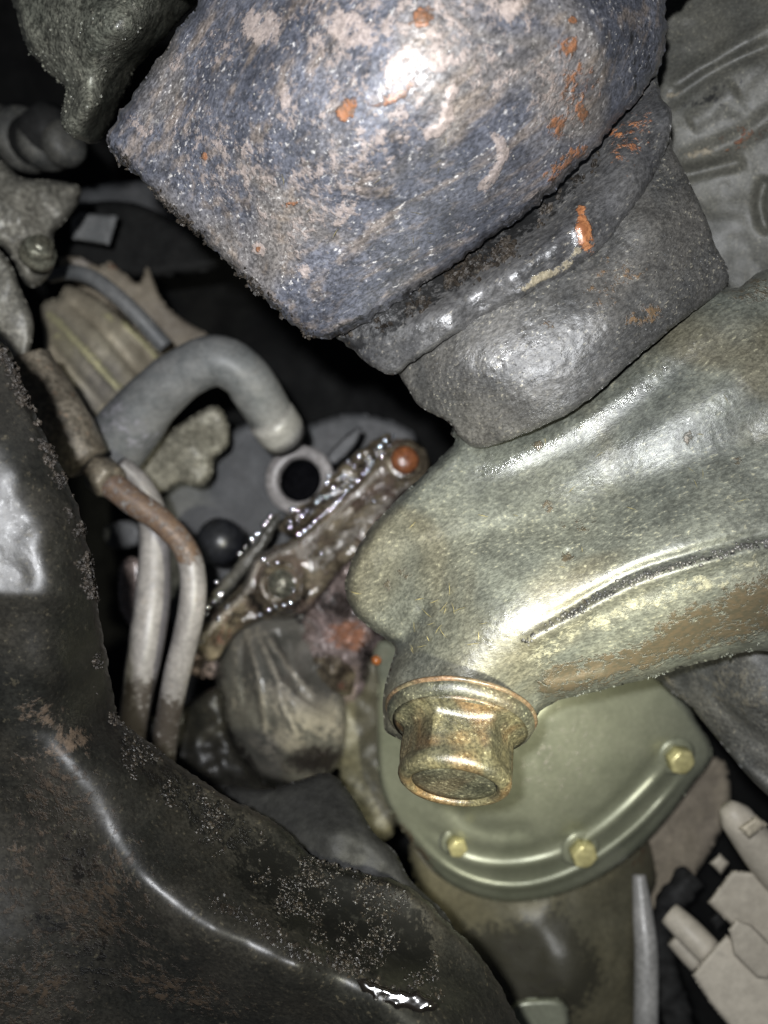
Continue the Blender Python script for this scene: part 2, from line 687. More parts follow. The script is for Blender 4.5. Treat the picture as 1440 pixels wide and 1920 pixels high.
M['beam'] = grime('oily_beam', (0.008, 0.008, 0.0065), (0.017, 0.0155, 0.012), 40, (0.10, 0.085, 0.055), 0.35, 900, (0.34, 0.5), 0.0,
                  1500, 0.00006, 300, 0.00006, pale=(0.105, 0.075, 0.05), rust=(0.036, 0.026, 0.017), rust2=(0.022, 0.017, 0.012),
                  dark=(0.003, 0.003, 0.0025), wet=0.28, spec=0.2, mott=.22, coat=.34, coatr=.46)
M['edge_crust'] = grime('crust', (0.014, 0.012, 0.010), (0.034, 0.027, 0.020), 300, (0.20, 0.18, 0.14), 0.25, 900, (0.35, 0.6), 0.0, 2200, 0.0002,
                        800, 0.0002, spec=0.35)
M['tar'] = grime('black_grease', (0.008, 0.007, 0.006), (0.020, 0.016, 0.011), 300, None, 0, 900, (0.25, 0.4), 0.0, 1800, 0.0002, 700, 0.0002, spec=0.4)
M['panel'] = grime('cast_panel', (0.052, 0.052, 0.045), (0.070, 0.068, 0.056), 50, (0.26, 0.24, 0.18), 0.4, 1400, (0.45, 0.6), 0.0, 1700, 0.00012,
                   500, 0.00006, pale=(0.28, 0.24, 0.17), rust=(0.16, 0.09, 0.05), spec=0.4, mott=.14, coat=.12, coatr=.5)
M['gold'] = grime('corroded_zinc', (0.058, 0.055, 0.034), (0.098, 0.086, 0.046), 140, (0.40, 0.36, 0.22), 0.6, 1500, (0.28, 0.42), 0.15, 2000,
                  0.00010, 450, 0.00012, rust=(0.20, 0.085, 0.03), rust2=(0.10, 0.06, 0.03), pale=(0.34, 0.34, 0.20), spec=0.6,
                  tint=((0.115, 0.066, 0.028), 0.7), mott=.3, coat=.15, coatr=.3)
M['flange_gold'] = grime('oily_zinc_flange', (0.052, 0.053, 0.038), (0.085, 0.082, 0.056), 90, (0.42, 0.40, 0.25), 0.8, 1500, (0.3, 0.45), 0.15, 1900,
                         0.00014, 600, 0.00010, spec=0.6, tint=((0.085, 0.058, 0.030), 0.45), mott=.25, coat=.3, coatr=.35)
M['dish'] = grime('bolt_face', (0.032, 0.033, 0.023), (0.060, 0.059, 0.040), 140, (0.35, 0.33, 0.22), 0.6, 1500, (0.35, 0.5), 0.1, 1900, 0.00014, 450,
                  0.00016, spec=0.5, mott=.3, tint=((0.075, 0.055, 0.032), .4))
M['orange_line'] = grime('orange_seal_rust', (0.14, 0.085, 0.048), (0.09, 0.075, 0.045), 150, (0.4, 0.35, 0.25), 0.5, 1400, (0.3, 0.45), 0.1, 1500, 0.0001, 400,
                         0.0001, coat=.3)
M['alu'] = grime('dusty_aluminium', (0.30, 0.26, 0.19), (0.40, 0.36, 0.27), 40, (0.10, 0.09, 0.07), 0.3, 500, (0.5, 0.65), 0.15, 900, 0.0001,
                 250, 0.0002, pale=(0.62, 0.58, 0.32), spec=0.4, tint=((0.20, 0.185, 0.17), 0.7), mott=.1)
M['tanplate'] = grime('dusty_plate', (0.20, 0.17, 0.13), (0.27, 0.23, 0.17), 40, None, 0, 500, (0.6, 0.7), 0.0, 900, 0.0001, 250, 0.0002, mott=.1)
M['hose'] = grime('grey_rubber', (0.105, 0.11, 0.11), (0.17, 0.17, 0.165), 60, (0.3, 0.28, 0.25), 0.25, 500, (0.42, 0.58), 0.0, 900, 0.00005, 250,
                  0.0001, pale=(0.34, 0.33, 0.36), dark=(0.035, 0.03, 0.02), spec=0.45, mott=.1)
M['hose_end'] = grime('hose_clip', (0.31, 0.30, 0.28), (0.22, 0.215, 0.20), 100, None, 0, 500, (0.35, 0.5), 0.1, 900, 0.00005, 250, 0.0001, mott=.1)
M['pipe'] = grime('grey_pipe', (0.15, 0.14, 0.135), (0.23, 0.215, 0.205), 60, (0.2, 0.15, 0.1), 0.4, 500, (0.42, 0.56), 0.05, 900, 0.00005, 250, 0.0001,
                  dark=(0.035, 0.028, 0.022), rust=(0.13, 0.085, 0.055), rust2=(0.09, 0.06, 0.045), mott=.1)
M['rusty'] = grime('rusty_fitting', (0.13, 0.11, 0.08), (0.19, 0.165, 0.125), 120, (0.28, 0.17, 0.10), 0.5, 500, (0.4, 0.6), 0.2, 900, 0.0002, 350,
                   0.0003, rust=(0.4, 0.15, 0.05))
M['leak'] = grime('oil_soaked_housing', (0.055, 0.042, 0.028), (0.20, 0.165, 0.11), 130, (0.40, 0.34, 0.30), 0.4, 500, (0.12, 0.3), 0.1, 1100, 0.0001,
                  350, 0.0002, pale=(0.46, 0.42, 0.36), rust=(0.26, 0.10, 0.06), rust2=(0.14, 0.07, 0.05), dark=(0.012, 0.010, 0.008),
                  tint=((0.13, 0.085, 0.075), 0.5), coat=0.6, spec=0.6, palerough=0.15, mott=.25)
M['pink'] = grime('pinkish_oily_metal', (0.32, 0.255, 0.235), (0.19, 0.145, 0.125), 90, (0.45, 0.38, 0.35), 0.4, 400, (0.15, 0.3), 0.1, 1100,
                  0.0001, 300, 0.0002, pale=(0.46, 0.37, 0.34), rust=(0.42, 0.20, 0.12), rust2=(0.25, 0.12, 0.07), dark=(0.012, 0.01, 0.008),
                  coat=0.5, mott=.25)
M['boot'] = grime('scuffed_dark_metal', (0.10, 0.097, 0.082), (0.16, 0.15, 0.125), 60, (0.25, 0.22, 0.18), 0.3, 500, (0.28, 0.42), 0.2, 900,
                  0.0001, 250, 0.0002, pale=(0.40, 0.36, 0.28), dark=(0.012, 0.009, 0.008), rust=(0.10, 0.03, 0.02), coat=0.2, mott=.1)
M['cover'] = grime('grey_green_cover', (0.195, 0.205, 0.145), (0.255, 0.262, 0.19), 30, (0.45, 0.43, 0.34), 0.15, 500, (0.34, 0.42), 0.4, 900,
                   0.00002, 150, 0.00005, rust=(0.2, 0.1, 0.04), spec=0.5, mott=.05, coat=.4, coatr=.4)
M['case'] = grime('olive_case', (0.14, 0.125, 0.075), (0.10, 0.093, 0.060), 30, None, 0, 500, (0.45, 0.6), 0.1, 800, 0.0001, 200, 0.0002,
                  dark=(0.045, 0.042, 0.028), rust=(0.13, 0.065, 0.03), rust2=(0.09, 0.05, 0.025), mott=.1)
M['brass'] = grime('brassy_bolt', (0.42, 0.38, 0.17), (0.55, 0.5, 0.25), 100, None, 0, 500, (0.3, 0.4), 0.4, 800, 0.00005, 200, 0.0001, mott=.1)
M['plastic'] = grime('dusty_plastic', (0.31, 0.28, 0.225), (0.37, 0.335, 0.27), 60, (0.22, 0.2, 0.17), 0.2, 300, (0.5, 0.65), 0.0, 500, 0.00003,
                     120, 0.00008, spec=0.35, mott=.05)
M['rubber'] = grime('dusty_black_rubber', (0.045, 0.046, 0.043), (0.075, 0.073, 0.063), 50, (0.28, 0.25, 0.19), 0.5, 1000, (0.5, 0.65), 0.0, 1500,
                    0.0001, 350, 0.00015, pale=(0.16, 0.145, 0.11), spec=0.4)
M['black'] = grime('dark_metal', (0.013, 0.013, 0.013), (0.022, 0.022, 0.021), 40, None, 0, 500, (0.45, 0.6), 0.0, 600, 0.0001, 200, 0.0002, spec=0.08, mott=.1)
M['greyplate'] = grime('dark_grey_plate', (0.075, 0.078, 0.08), (0.095, 0.095, 0.095), 30, None, 0, 500, (0.5, 0.65), 0.0, 700, 0.00005, 200, 0.0001,
                       spec=0.4, mott=.1)
M['gasket'] = grime('grey_ring', (0.24, 0.225, 0.215), (0.31, 0.29, 0.275), 100, (0.1, 0.06, 0.05), 0.3, 500, (0.35, 0.5), 0.2, 800, 0.00005, 200,
                    0.0001, mott=.1)
M['nut'] = grime('dirty_nut', (0.22, 0.22, 0.17), (0.12, 0.11, 0.08), 150, (0.6, 0.6, 0.45), 0.5, 500, (0.2, 0.35), 0.5, 900, 0.0001, 300, 0.0003)
M['casting'] = grime('grimy_casting', (0.12, 0.115, 0.095), (0.17, 0.16, 0.13), 50, (0.3, 0.3, 0.27), 0.3, 700, (0.4, 0.55), 0.15, 900, 0.0001, 250,
                     0.0003)
M['topmetal'] = grime('gritty_olive_metal', (0.075, 0.078, 0.062), (0.12, 0.12, 0.095), 60, (0.4, 0.38, 0.3), 0.6, 900, (0.35, 0.5), 0.2, 1300,
                      0.00012, 400, 0.0002, pale=(0.24, 0.23, 0.19), mott=.4, coat=.3)


def simple(name, col, rough, metal=0.0, coat=0.0, spec=0.5):
    n = NT(name)
    n.put(n.b.inputs['Base Color'], n.mix(n.ramp(n.noise(500, 3), 0.35, 0.65), col, tuple(x * 0.6 for x in col)))
    n.b.inputs['Roughness'].default_value = rough
    n.b.inputs['Metallic'].default_value = metal
    n.b.inputs['Specular IOR Level'].default_value = spec
    n.b.inputs['Coat Weight'].default_value = coat
    return n.m


M['oil'] = simple('oil_droplet', (0.80, 0.80, 0.84), 0.08, 1.0, 1.0)  # mirror metal rather than clear oil, to strengthen the glints
M['amber_rust'] = grime('amber_rust', (0.28, 0.10, 0.035), (0.15, 0.055, 0.025), 200, None, 0, 500, (0.2, 0.35), 0.0, 1200, 0.0001, 400, 0.0002, coat=.6)
M['puddle'] = simple('wet_black_oil', (0.006, 0.005, 0.004), 0.14, 0.0, 1.0)
M['void'] = simple('hole_shade_black', (0.006, 0.006, 0.007), 0.95, spec=0.0)  # near-black colour for the shade inside the ring's hole
M['cap'] = simple('satin_cap', (0.02, 0.021, 0.025), 0.33, 0.0, 0.3)
M['straw'] = simple('straw', (0.62, 0.52, 0.22), 0.5)
M['grit'] = simple('pale_grit', (0.26, 0.25, 0.22), 0.3)
M['amber'] = simple('amber_oil', (0.45, 0.14, 0.03), 0.12, 0.0, 1.0)

# ================================================================== SETTING
# dark backdrop added far behind everything for the unlit void of the engine bay
g = relief('engine_bay_backdrop', [(-500, -400), (1950, -400), (1950, 2350), (-500, 2350)],
           [(-500, -400, 520), (1950, -400, 520), (1950, 2350, 500), (-500, 2350, 500), (720, 960, 560)], M['black'],
           cell=40, R=40, er=20, thick=10, noise=[(260, 22, 3, 3)], sharp=True)
tag(g.o, kind='structure')

# ================================================================== UPPER BUSHING
bush = thing('suspension_bushing', 'big slate blue rust spotted sleeve with oily black collar and cup, top centre', 'bushing', 760, 380, 150)
sl_out = [(372, -60), (372, 0), (330, 62), (288, 125), (240, 190), (212, 232), (202, 262), (222, 300), (270, 345), (330, 405), (400, 468), (470, 535),
          (530, 592), (575, 628), (612, 632), (650, 622), (705, 592), (765, 556), (830, 510), (885, 470), (945, 430), (1010, 382), (1060, 335),
          (1105, 288), (1160, 228), (1205, 178), (1224, 152), (1243, 105), (1252, 60), (1243, 10), (1235, -60)]
sl_c = [(372, -60, 160), (290, 120, 164), (205, 262, 168), (400, 465, 170), (575, 625, 171), (450, 200, 149), (600, 60, 139), (650, -60, 136),
        (520, 400, 156), (700, 250, 139), (640, 500, 160), (850, 100, 134), (900, 300, 147), (820, 440, 160), (765, 552, 170), (1000, 150, 142),
        (1060, 330, 163), (1120, 60, 147), (1150, 200, 161), (1222, 155, 170), (1245, 60, 169), (1235, -60, 168), (1000, -60, 138), (945, 425, 166)]
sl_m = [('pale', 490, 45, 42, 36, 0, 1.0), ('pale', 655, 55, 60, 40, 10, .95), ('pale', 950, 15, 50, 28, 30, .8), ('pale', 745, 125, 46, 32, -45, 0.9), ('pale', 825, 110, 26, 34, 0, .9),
        ('pale', 540, 200, 26, 50, 10, .7), ('pale', 600, 225, 26, 22, 0, .6), ('pale', 'line', [(850, 170), (838, 205), (830, 235), (805, 250)], 14, 1.0), ('pale', 'line', [(930, 255), (945, 285), (925, 330), (905, 350)], 11, 1.0),
        ('pale', 575, 330, 50, 26, -40, .62), ('pale', 640, 390, 50, 30, -60, .62), ('pale', 500, 410, 22, 18, 0, .7), ('pale', 575, 510, 12, 13, 0, 1),
        ('pale', 486, 467, 14, 16, 0, 1), ('rust', 486, 467, 6, 8, 0, .7), ('pale', 660, 350, 24, 18, -30, .6), ('pale', 870, 425, 16, 12, 0, .6),
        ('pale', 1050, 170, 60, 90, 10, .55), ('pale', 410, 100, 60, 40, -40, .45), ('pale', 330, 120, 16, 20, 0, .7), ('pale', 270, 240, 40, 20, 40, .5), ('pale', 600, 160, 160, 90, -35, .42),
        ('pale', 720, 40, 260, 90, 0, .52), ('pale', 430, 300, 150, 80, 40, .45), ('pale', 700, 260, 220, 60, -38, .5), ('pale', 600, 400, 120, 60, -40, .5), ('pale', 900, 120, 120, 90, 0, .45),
        ('rust', 792, 32, 22, 18, -20, 1.1), ('rust', 650, 205, 24, 15, -50, 1.2), ('rust', 735, 185, 40, 10, -20, 0.9), ('rust', 770, 160, 26, 10, -60, .7), ('rust', 1065, 85, 22, 20, 0, 1),
        ('rust', 1045, 235, 20, 26, 10, .85), ('rust', 1080, 170, 40, 60, 5, .55), ('rust', 1093, 215, 12, 14, 0, 1), ('rust', 1074, 38, 8, 7, 0, 1.2),
        ('rust', 'line', [(1035, 330), (1060, 300), (1090, 285)], 14, .7), ('rust', 545, 385, 14, 10, 0, .55), ('rust', 383, 292, 8, 8, 0, .8),
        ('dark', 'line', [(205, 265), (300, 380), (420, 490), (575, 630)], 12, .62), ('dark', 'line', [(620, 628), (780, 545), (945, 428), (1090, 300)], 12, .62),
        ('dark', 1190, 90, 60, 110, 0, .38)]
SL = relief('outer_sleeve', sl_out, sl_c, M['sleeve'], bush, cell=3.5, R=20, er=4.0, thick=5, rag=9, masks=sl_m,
            ridges=[([(850, 165), (838, 205), (830, 235), (800, 250)], 7, .35), ([(930, 255), (945, 285), (925, 330), (905, 350)], 6, .35),
                    ([(1110, 40), (1120, 110), (1108, 190), (1075, 250)], 30, 1.0), ([(790, 20), (792, 44)], 14, .7)],
            noise=[(160, .7, 2, 11), (12, 0.14, 3, 41)])

co_out = [(560, 560), (640, 640), (668, 662), (690, 684), (716, 697), (742, 700), (768, 682), (830, 642), (900, 598), (980, 556), (1050, 520), (1110, 482),
          (1160, 432), (1205, 366), (1235, 310), (1256, 255), (1262, 215), (1240, 180), (1215, 130), (1100, 150), (850, 350)]
co_c = [(560, 560, 180), (668, 662, 179), (742, 700, 177), (700, 640, 176), (850, 600, 169), (800, 560, 174), (960, 530, 166), (880, 480, 176),
        (1040, 480, 165), (1110, 420, 165), (1000, 400, 175), (1050, 520, 168), (900, 600, 171), (1180, 320, 167), (1110, 300, 173), (1235, 310, 172),
        (1240, 200, 172), (1160, 432, 168), (1100, 150, 185), (850, 350, 185), (1215, 150, 178)]
co_m = [('rust', 1095, 440, 14, 34, -12, 1.3), ('rust', 'line', [(1090, 390), (1092, 440)], 8, 1.0), ('pale', 'line', [(1085, 470), (1050, 505), (1015, 520), (985, 540)], 8, .95),
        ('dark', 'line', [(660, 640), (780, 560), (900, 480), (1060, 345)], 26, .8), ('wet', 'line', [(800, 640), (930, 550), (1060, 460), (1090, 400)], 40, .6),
        ('rust', 1180, 260, 40, 60, 30, .42)]
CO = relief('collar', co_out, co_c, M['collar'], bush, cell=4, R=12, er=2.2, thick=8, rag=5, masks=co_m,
            ridges=[([(700, 650), (800, 600), (900, 540), (1000, 480), (1070, 420), (1120, 350)], 24, 1.8), ([(1090, 415), (1098, 465)], 15, 1.0)],
            noise=[(60, .3, 2, 17), (11, .16, 3, 77)])

cu_out = [(742, 640), (770, 738), (800, 770), (840, 790), (868, 826), (905, 840), (960, 822), (1050, 784), (1110, 745), (1200, 665), (1290, 592), (1366, 528),
          (1340, 455), (1318, 395), (1290, 335), (1262, 280), (1240, 240), (1100, 400), (900, 560)]
cu_c = [(742, 640, 182), (770, 738, 183), (868, 826, 183), (905, 838, 180), (960, 740, 170.5), (850, 700, 173.5), (1050, 784, 171), (1000, 630, 167.5),
        (1150, 600, 165), (1200, 665, 169), (1366, 528, 177), (1318, 395, 176), (1220, 420, 167.5), (1262, 280, 177), (1120, 450, 170), (900, 580, 172),
        (1290, 592, 171)]
CU = relief('cup', cu_out, cu_c, M['cup'], bush, cell=4, R=9, er=1.7, thick=7, rag=3, noise=[(10, .15, 3, 71)],
            masks=[('rust', 1215, 590, 50, 20, -30, .5), ('rust', 1030, 612, 16, 12, 0, .6), ('rust', 1150, 520, 60, 40, -40, .38),
                   ('wet', 'line', [(800, 750), (900, 690), (1080, 560)], 30, .45)])

# crust and clumps on the bushing
X, Y = along([(204, 262), (300, 378), (400, 468), (500, 562), (578, 630)], 900, 7)
X, Y = clumpy(X, Y)
Q = onto(SL, X, Y, 0.1)
blobs('crust', Q, sizes(len(Q), 0.24, 1.16), M['edge_crust'], bush)
X, Y = along([(655, 625), (740, 590), (830, 535), (900, 490), (955, 455), (1010, 405), (1060, 350), (1110, 300)], 1500, 9)
X, Y = clumpy(X, Y)
zz = np.minimum(CO.z(X, Y), 174) - .5
X2, Y2 = along([(880, 505), (960, 462), (930, 480)], 260, 11)
X = np.concatenate([X, X2]); Y = np.concatenate([Y, Y2])
Q = onto(CO, X, Y, 0.3)
blobs('grease_clump', Q, sizes(len(Q), 0.28, 1.58), M['edge_crust'], bush, seed=5)
X, Y = in_poly([(770, 700), (900, 640), (1040, 540), (1200, 420), (1340, 460), (1360, 530), (1200, 660), (1000, 800), (880, 830)], 900)
Q = onto(CU, X, Y, 0.0)
blobs('grit', Q, sizes(len(Q), 0.08, 0.42), M['collar'], bush, jitter=.15, seed=6)
X, Y = in_poly([(230, 260), (400, 20), (1200, 0), (1200, 150), (950, 400), (640, 600)], 800)
Q = onto(SL, X, Y, 0.0)
blobs('grit', Q, sizes(len(Q), 0.07, 0.36), M['grit'], bush, seed=8)

# ================================================================== CONTROL ARM
arm = thing('control_arm', 'large greasy olive grey cast arm with weld seam, running right from the flanged bolt', 'control arm', 1050, 1000, 168)
ar_out = [(850, 800), (856, 822), (832, 852), (790, 893), (740, 942), (695, 990), (662, 1045), (648, 1090), (650, 1122), (668, 1155), (700, 1182), (728, 1202),
          (741, 1214), (734, 1245), (722, 1285), (718, 1330), (735, 1380), (860, 1400), (960, 1390), (1002, 1350), (1015, 1332), (1045, 1315), (1100, 1301), (1200, 1276), (1300, 1246),
          (1400, 1221), (1520, 1190), (1560, 900), (1560, 480), (1440, 503), (1375, 540), (1300, 520), (1150, 620), (1000, 740)]
ar_c = [(850, 800, 188), (832, 852, 187), (740, 942, 188), (655, 1060, 189), (668, 1155, 187), (740, 1214, 180), (760, 1080, 181), (860, 960, 181),
        (722, 1290, 175), (735, 1380, 172), (860, 1400, 170), (860, 1280, 165), (800, 1200, 172), (850, 1120, 171), (950, 1170, 163), (960, 1390, 172), (1002, 1350, 175),
        (1015, 1250, 166), (1000, 1040, 168), (1100, 1090, 162), (1100, 1200, 164), (1100, 1301, 174), (1250, 1000, 160), (1250, 1080, 158), (1250, 1180, 163),
        (1300, 1246, 174), (1400, 1221, 173), (1440, 1020, 157), (1440, 1130, 161), (1520, 1190, 172), (1560, 900, 160), (1300, 850, 168), (1150, 900, 174), (1000, 930, 179),
        (1440, 780, 166), (1440, 900, 163), (950, 850, 184), (1100, 790, 179), (1250, 680, 175), (1375, 590, 173), (1440, 560, 174), (1560, 480, 180), (1150, 620, 184), (1000, 740, 186), (1300, 520, 182)]
ar_m = [('rust', 'poly', [(1010, 1262), (1100, 1235), (1200, 1205), (1270, 1150), (1340, 1125), (1400, 1085), (1500, 1060), (1500, 1160), (1380, 1200), (1250, 1240), (1100, 1290), (1030, 1310)], 34, .98),
        ('dark', 'line', [(985, 1200), (1060, 1160), (1130, 1120), (1200, 1085), (1300, 1055), (1440, 1018)], 9, .50),
        ('pale', 1020, 1260, 30, 16, -20, .6), ('pale', 'line', [(1000, 1225), (1100, 1175), (1250, 1110), (1440, 1060)], 22, .5),
        ('rust', 760, 1075, 12, 10, 0, .8), ('rust', 725, 1100, 8, 14, 0, .7), ('rust', 1080, 985, 40, 14, 0, .45), ('rust', 1065, 1045, 14, 9, 0, .8), ('rust', 1380, 865, 12, 9, 0, .8), ('rust', 1010, 838, 9, 12, 0, .7),
        ('rust', 1290, 820, 9, 16, 0, .7), ('rust', 1030, 948, 12, 12, 0, .5), ('rust', 1100, 1130, 10, 8, 0, .7), ('rust', 1415, 540, 60, 30, 0, .6),
        ('wet', 'line', [(920, 870), (1060, 800), (1190, 720), (1330, 590)], 28, .8), ('wet', 'line', [(1100, 900), (1250, 800), (1440, 730)], 36, .3), ('wet', 930, 1170, 90, 60, -20, .4)]
AR = relief('arm_casting', ar_out, ar_c, M['arm'], arm, cell=4, R=22, er=6, thick=12, rag=3, masks=ar_m,
            ridges=[([(860, 860), (930, 862), (1050, 810), (1180, 722), (1270, 640), (1360, 560)], 32, 1.9),
                    ([(1000, 1200), (1060, 1165), (1130, 1125), (1200, 1092), (1300, 1060), (1440, 1022), (1500, 1005)], 16, 1.7, 'o'),
                    ([(1000, 1180), (1060, 1145), (1130, 1105), (1200, 1070), (1300, 1038), (1440, 1000), (1500, 985)], 12, -1.4),
                    ([(700, 1060), (830, 1020), (930, 1000), (1050, 985)], 26, -1.0),
                    ([(900, 960), (1100, 870), (1300, 760), (1480, 660)], 50, 1.6), ([(1000, 1010), (1150, 960), (1300, 880), (1480, 790)], 44, -1.2),
                    ([(1060, 1030), (1072, 1048)], 9, -.9), ([(740, 1225), (790, 1150), (800, 1120)], 14, -1.6), ([(1010, 1290), (1060, 1285), (1150, 1262)], 16, 1.4)],
            noise=[(200, .7, 2, 51), (9, .07, 3, 61)])
weld = RNG.uniform(0, 1, 1)
X, Y = along([(985, 1200), (1060, 1158), (1130, 1117), (1200, 1084), (1300, 1052), (1440, 1015), (1500, 1000)], 700, 5)
Q = onto(AR, X, Y, -0.15)
blobs('weld_spatter', Q, sizes(len(Q), 0.21, 1.05), M['cup'], arm, jitter=.15, seed=12)
X, Y = along([(1010, 1335), (1045, 1315), (1100, 1300), (1200, 1276), (1300, 1246), (1400, 1221), (1500, 1195)], 900, 4)
X, Y = clumpy(X, Y)
Q = onto(AR, X, Y, 0.1)
blobs('edge_flakes', Q, sizes(len(Q), 0.14, 0.73), M['arm'], arm, jitter=.5, seed=13)
X, Y = in_poly([(700, 1050), (860, 860), (1100, 820), (1400, 560), (1440, 600), (1440, 1000), (1100, 1100), (960, 1200), (760, 1200)], 1500)
Q = onto(AR, X, Y, 0.0)
blobs('grit', Q, sizes(len(Q), 0.07, 0.32), M['arm'], arm, jitter=.15, seed=14)


def fibres(name, XY, zf, n_len, mat, parent, seed=1, ang=None, width=.10):
    r = np.random.default_rng(seed)
    V = []
    FC = []
    for (x, y) in XY:
        a = r.uniform(0, math.pi) if ang is None else r.normal(ang, .4)
        L = r.uniform(*n_len)
        bend = r.uniform(-.3, .3)
        k = 5
        ps = []
        for i in range(k):
            t = i / (k - 1) - .5
            xx = x + L * t * math.cos(a) - bend * L * (t * t - .1) * math.sin(a)
            yy = y + L * t * math.sin(a) + bend * L * (t * t - .1) * math.cos(a)
            ps.append((xx, yy))
        ps = np.array(ps)
        zz = zf(ps[:, 0], ps[:, 1]).min() - .12
        px = width * 9 * r.uniform(.6, 1.3)
        nx_, ny_ = -math.sin(a) * px, math.cos(a) * px
        b = len(V)
        for i in range(k):
            f = 1 - abs(i / (k - 1) - .5) * 1.2
            for (o1, dz) in ((1, .08), (-1, .08), (0, -.10)):
                V.append(unproj([ps[i, 0] + nx_ * o1 * f], [ps[i, 1] + ny_ * o1 * f], [zz + dz])[0])
        for i in range(k - 1):
            for j in range(3):
                FC.append((b + i * 3 + j, b + i * 3 + (j + 1) % 3, b + (i + 1) * 3 + (j + 1) % 3, b + (i + 1) * 3 + j))
    return tag(link_mesh(name, np.array(V), FC, mat, parent, False), kind='stuff')


X, Y = in_poly([(780, 1120), (880, 1090), (920, 1190), (840, 1240), (760, 1230)], 18)
X2, Y2 = in_poly([(700, 950), (1100, 850), (1400, 700), (1400, 980), (1000, 1150)], 14)
fibres('straw_fleck', list(zip(np.r_[X, X2, [1022, 1090, 668, 800]], np.r_[Y, Y2, [826, 800, 1112, 1150]])), AR.z, (8, 24), M['straw'], arm, 4, None, .06)
X, Y = in_poly([(500, 300), (900, 250), (900, 420), (650, 560), (450, 430)], 12)
fibres('straw_fleck', list(zip(X, Y)), SL.z, (8, 22), M['straw'], bush, 5, None, .06)

# the flanged bolt
bolt = thing('flange_bolt', 'big golden brown corroded hex bolt with round flange, under the arm end', 'bolt', 860, 1370, 166)
ax = (-0.14, -0.76, 0.62)
fr = frame(ax, math.radians(28))
org = np.array(w3(862, 1354, 166))
lathe('flange', org, fr, [(13.5, -2.5), (14.6, -2.0), (14.7, -.4), (14.3, .5), (13.6, 1.1), (12.2, 1.5), (11.0, 1.9), (9, 2.2), (2, 2.2)], M['flange_gold'], bolt, 96, noise=.25)
hp = [(6, 1.3, 0), (13.4, 1.2, .0), (12.4, 1.5, .1), (11.6, 2.1, .45), (11.0, 2.9, .85), (10.95, 3.7, 1), (11.0, 6, 1), (11.0, 8.4, 1), (10.95, 9.5, .8), (10.85, 10.2, .4), (10.9, 11.0, .1),
      (10.8, 12.0, 0), (10.4, 12.8, 0), (9.8, 13.3, 0), (9.1, 13.5, 0), (8.6, 13.4, 0), (8.3, 13.0, 0), (8.1, 12.2, 0)]
lathe('hex_head', org, fr, hp, M['gold'], bolt, 120, noise=.18)
lathe('head_face', org, fr, [(8.15, 12.3), (8.1, 12.6), (6, 12.75), (3, 12.8), (0.5, 12.75)], M['dish'], bolt, 64, noise=.1)
lathe('washer', np.array(org) - fr[2] * .0016, fr, [(13, -.6), (14.9, -.5), (15.25, 0), (15.0, .4), (14, .6)], M['orange_line'], bolt, 96, noise=.35)
lathe('shank', np.array(org) - fr[2] * .004, fr, [(6, -16), (6, 5)], M['gold'], bolt, 24)

# ================================================================== LEFT BEAM
beam = thing('subframe_beam', 'long dark oily pressed beam curving down the left side, crusted edge, wet black grit', 'beam', 300, 1500, 150)
be_out = [(-160, 560), (0, 640), (30, 690), (58, 760), (90, 830), (128, 905), (152, 975), (170, 1050), (182, 1130), (196, 1210), (212, 1300), (226, 1352), (300, 1405),
          (380, 1465), (440, 1502), (500, 1530), (560, 1580), (600, 1612), (690, 1640), (765, 1660), (830, 1722), (895, 1785), (935, 1845), (975, 1925), (1010, 2080), (400, 2140), (-180, 2120), (-220, 1200)]


def facing(px, py, dist):
    """depth of a shell of the given radius (mm) about a point between the lens and the flash"""
    d = np.array([(px - 720) / F, (960 - py) / F, -1.0])
    c = np.array([-5.5, 6.5, 12.0])
    b = d @ c
    a = d @ d
    return float((b + math.sqrt(b * b - a * (c @ c - dist ** 2))) / a)


be_c = [(-160, 560, 139), (-60, 640, 143), (0, 640, 148), (62, 760, 150), (130, 905, 153), (172, 1060, 156), (192, 1180, 161), (212, 1300, 172), *[(x_, y_, facing(x_, y_, 164) + .5 * ((x_ - 20) / 120) ** 2 + .4 * ((y_ - 960) / 120) ** 2) for x_, y_ in ((-120, 780), (-40, 780), (-120, 900), (-40, 880), (40, 880), (-120, 1000), (-40, 980), (40, 980), (90, 990), (-120, 1100), (-40, 1080), (40, 1080), (110, 1090))], (120, 1250, 146), (0, 1200, 140), (140, 1420, 152),
        (300, 1405, 174), (440, 1502, 176), (600, 1612, 176), (765, 1660, 176), (895, 1785, 176), (975, 1925, 176), (230, 1450, 158), (330, 1560, 162), (450, 1640, 164), (600, 1730, 165),
        (750, 1800, 165), (860, 1850, 168), (180, 1520, 154), (270, 1650, 151), (400, 1745, 149), (560, 1810, 149), (720, 1860, 152), (860, 1930, 156), (100, 1600, 156), (200, 1750, 158), (400, 1850, 158), (600, 1920, 160),
        (0, 1500, 156), (0, 1800, 156), (-180, 2120, 160), (400, 2140, 170), (1010, 2080, 176)]
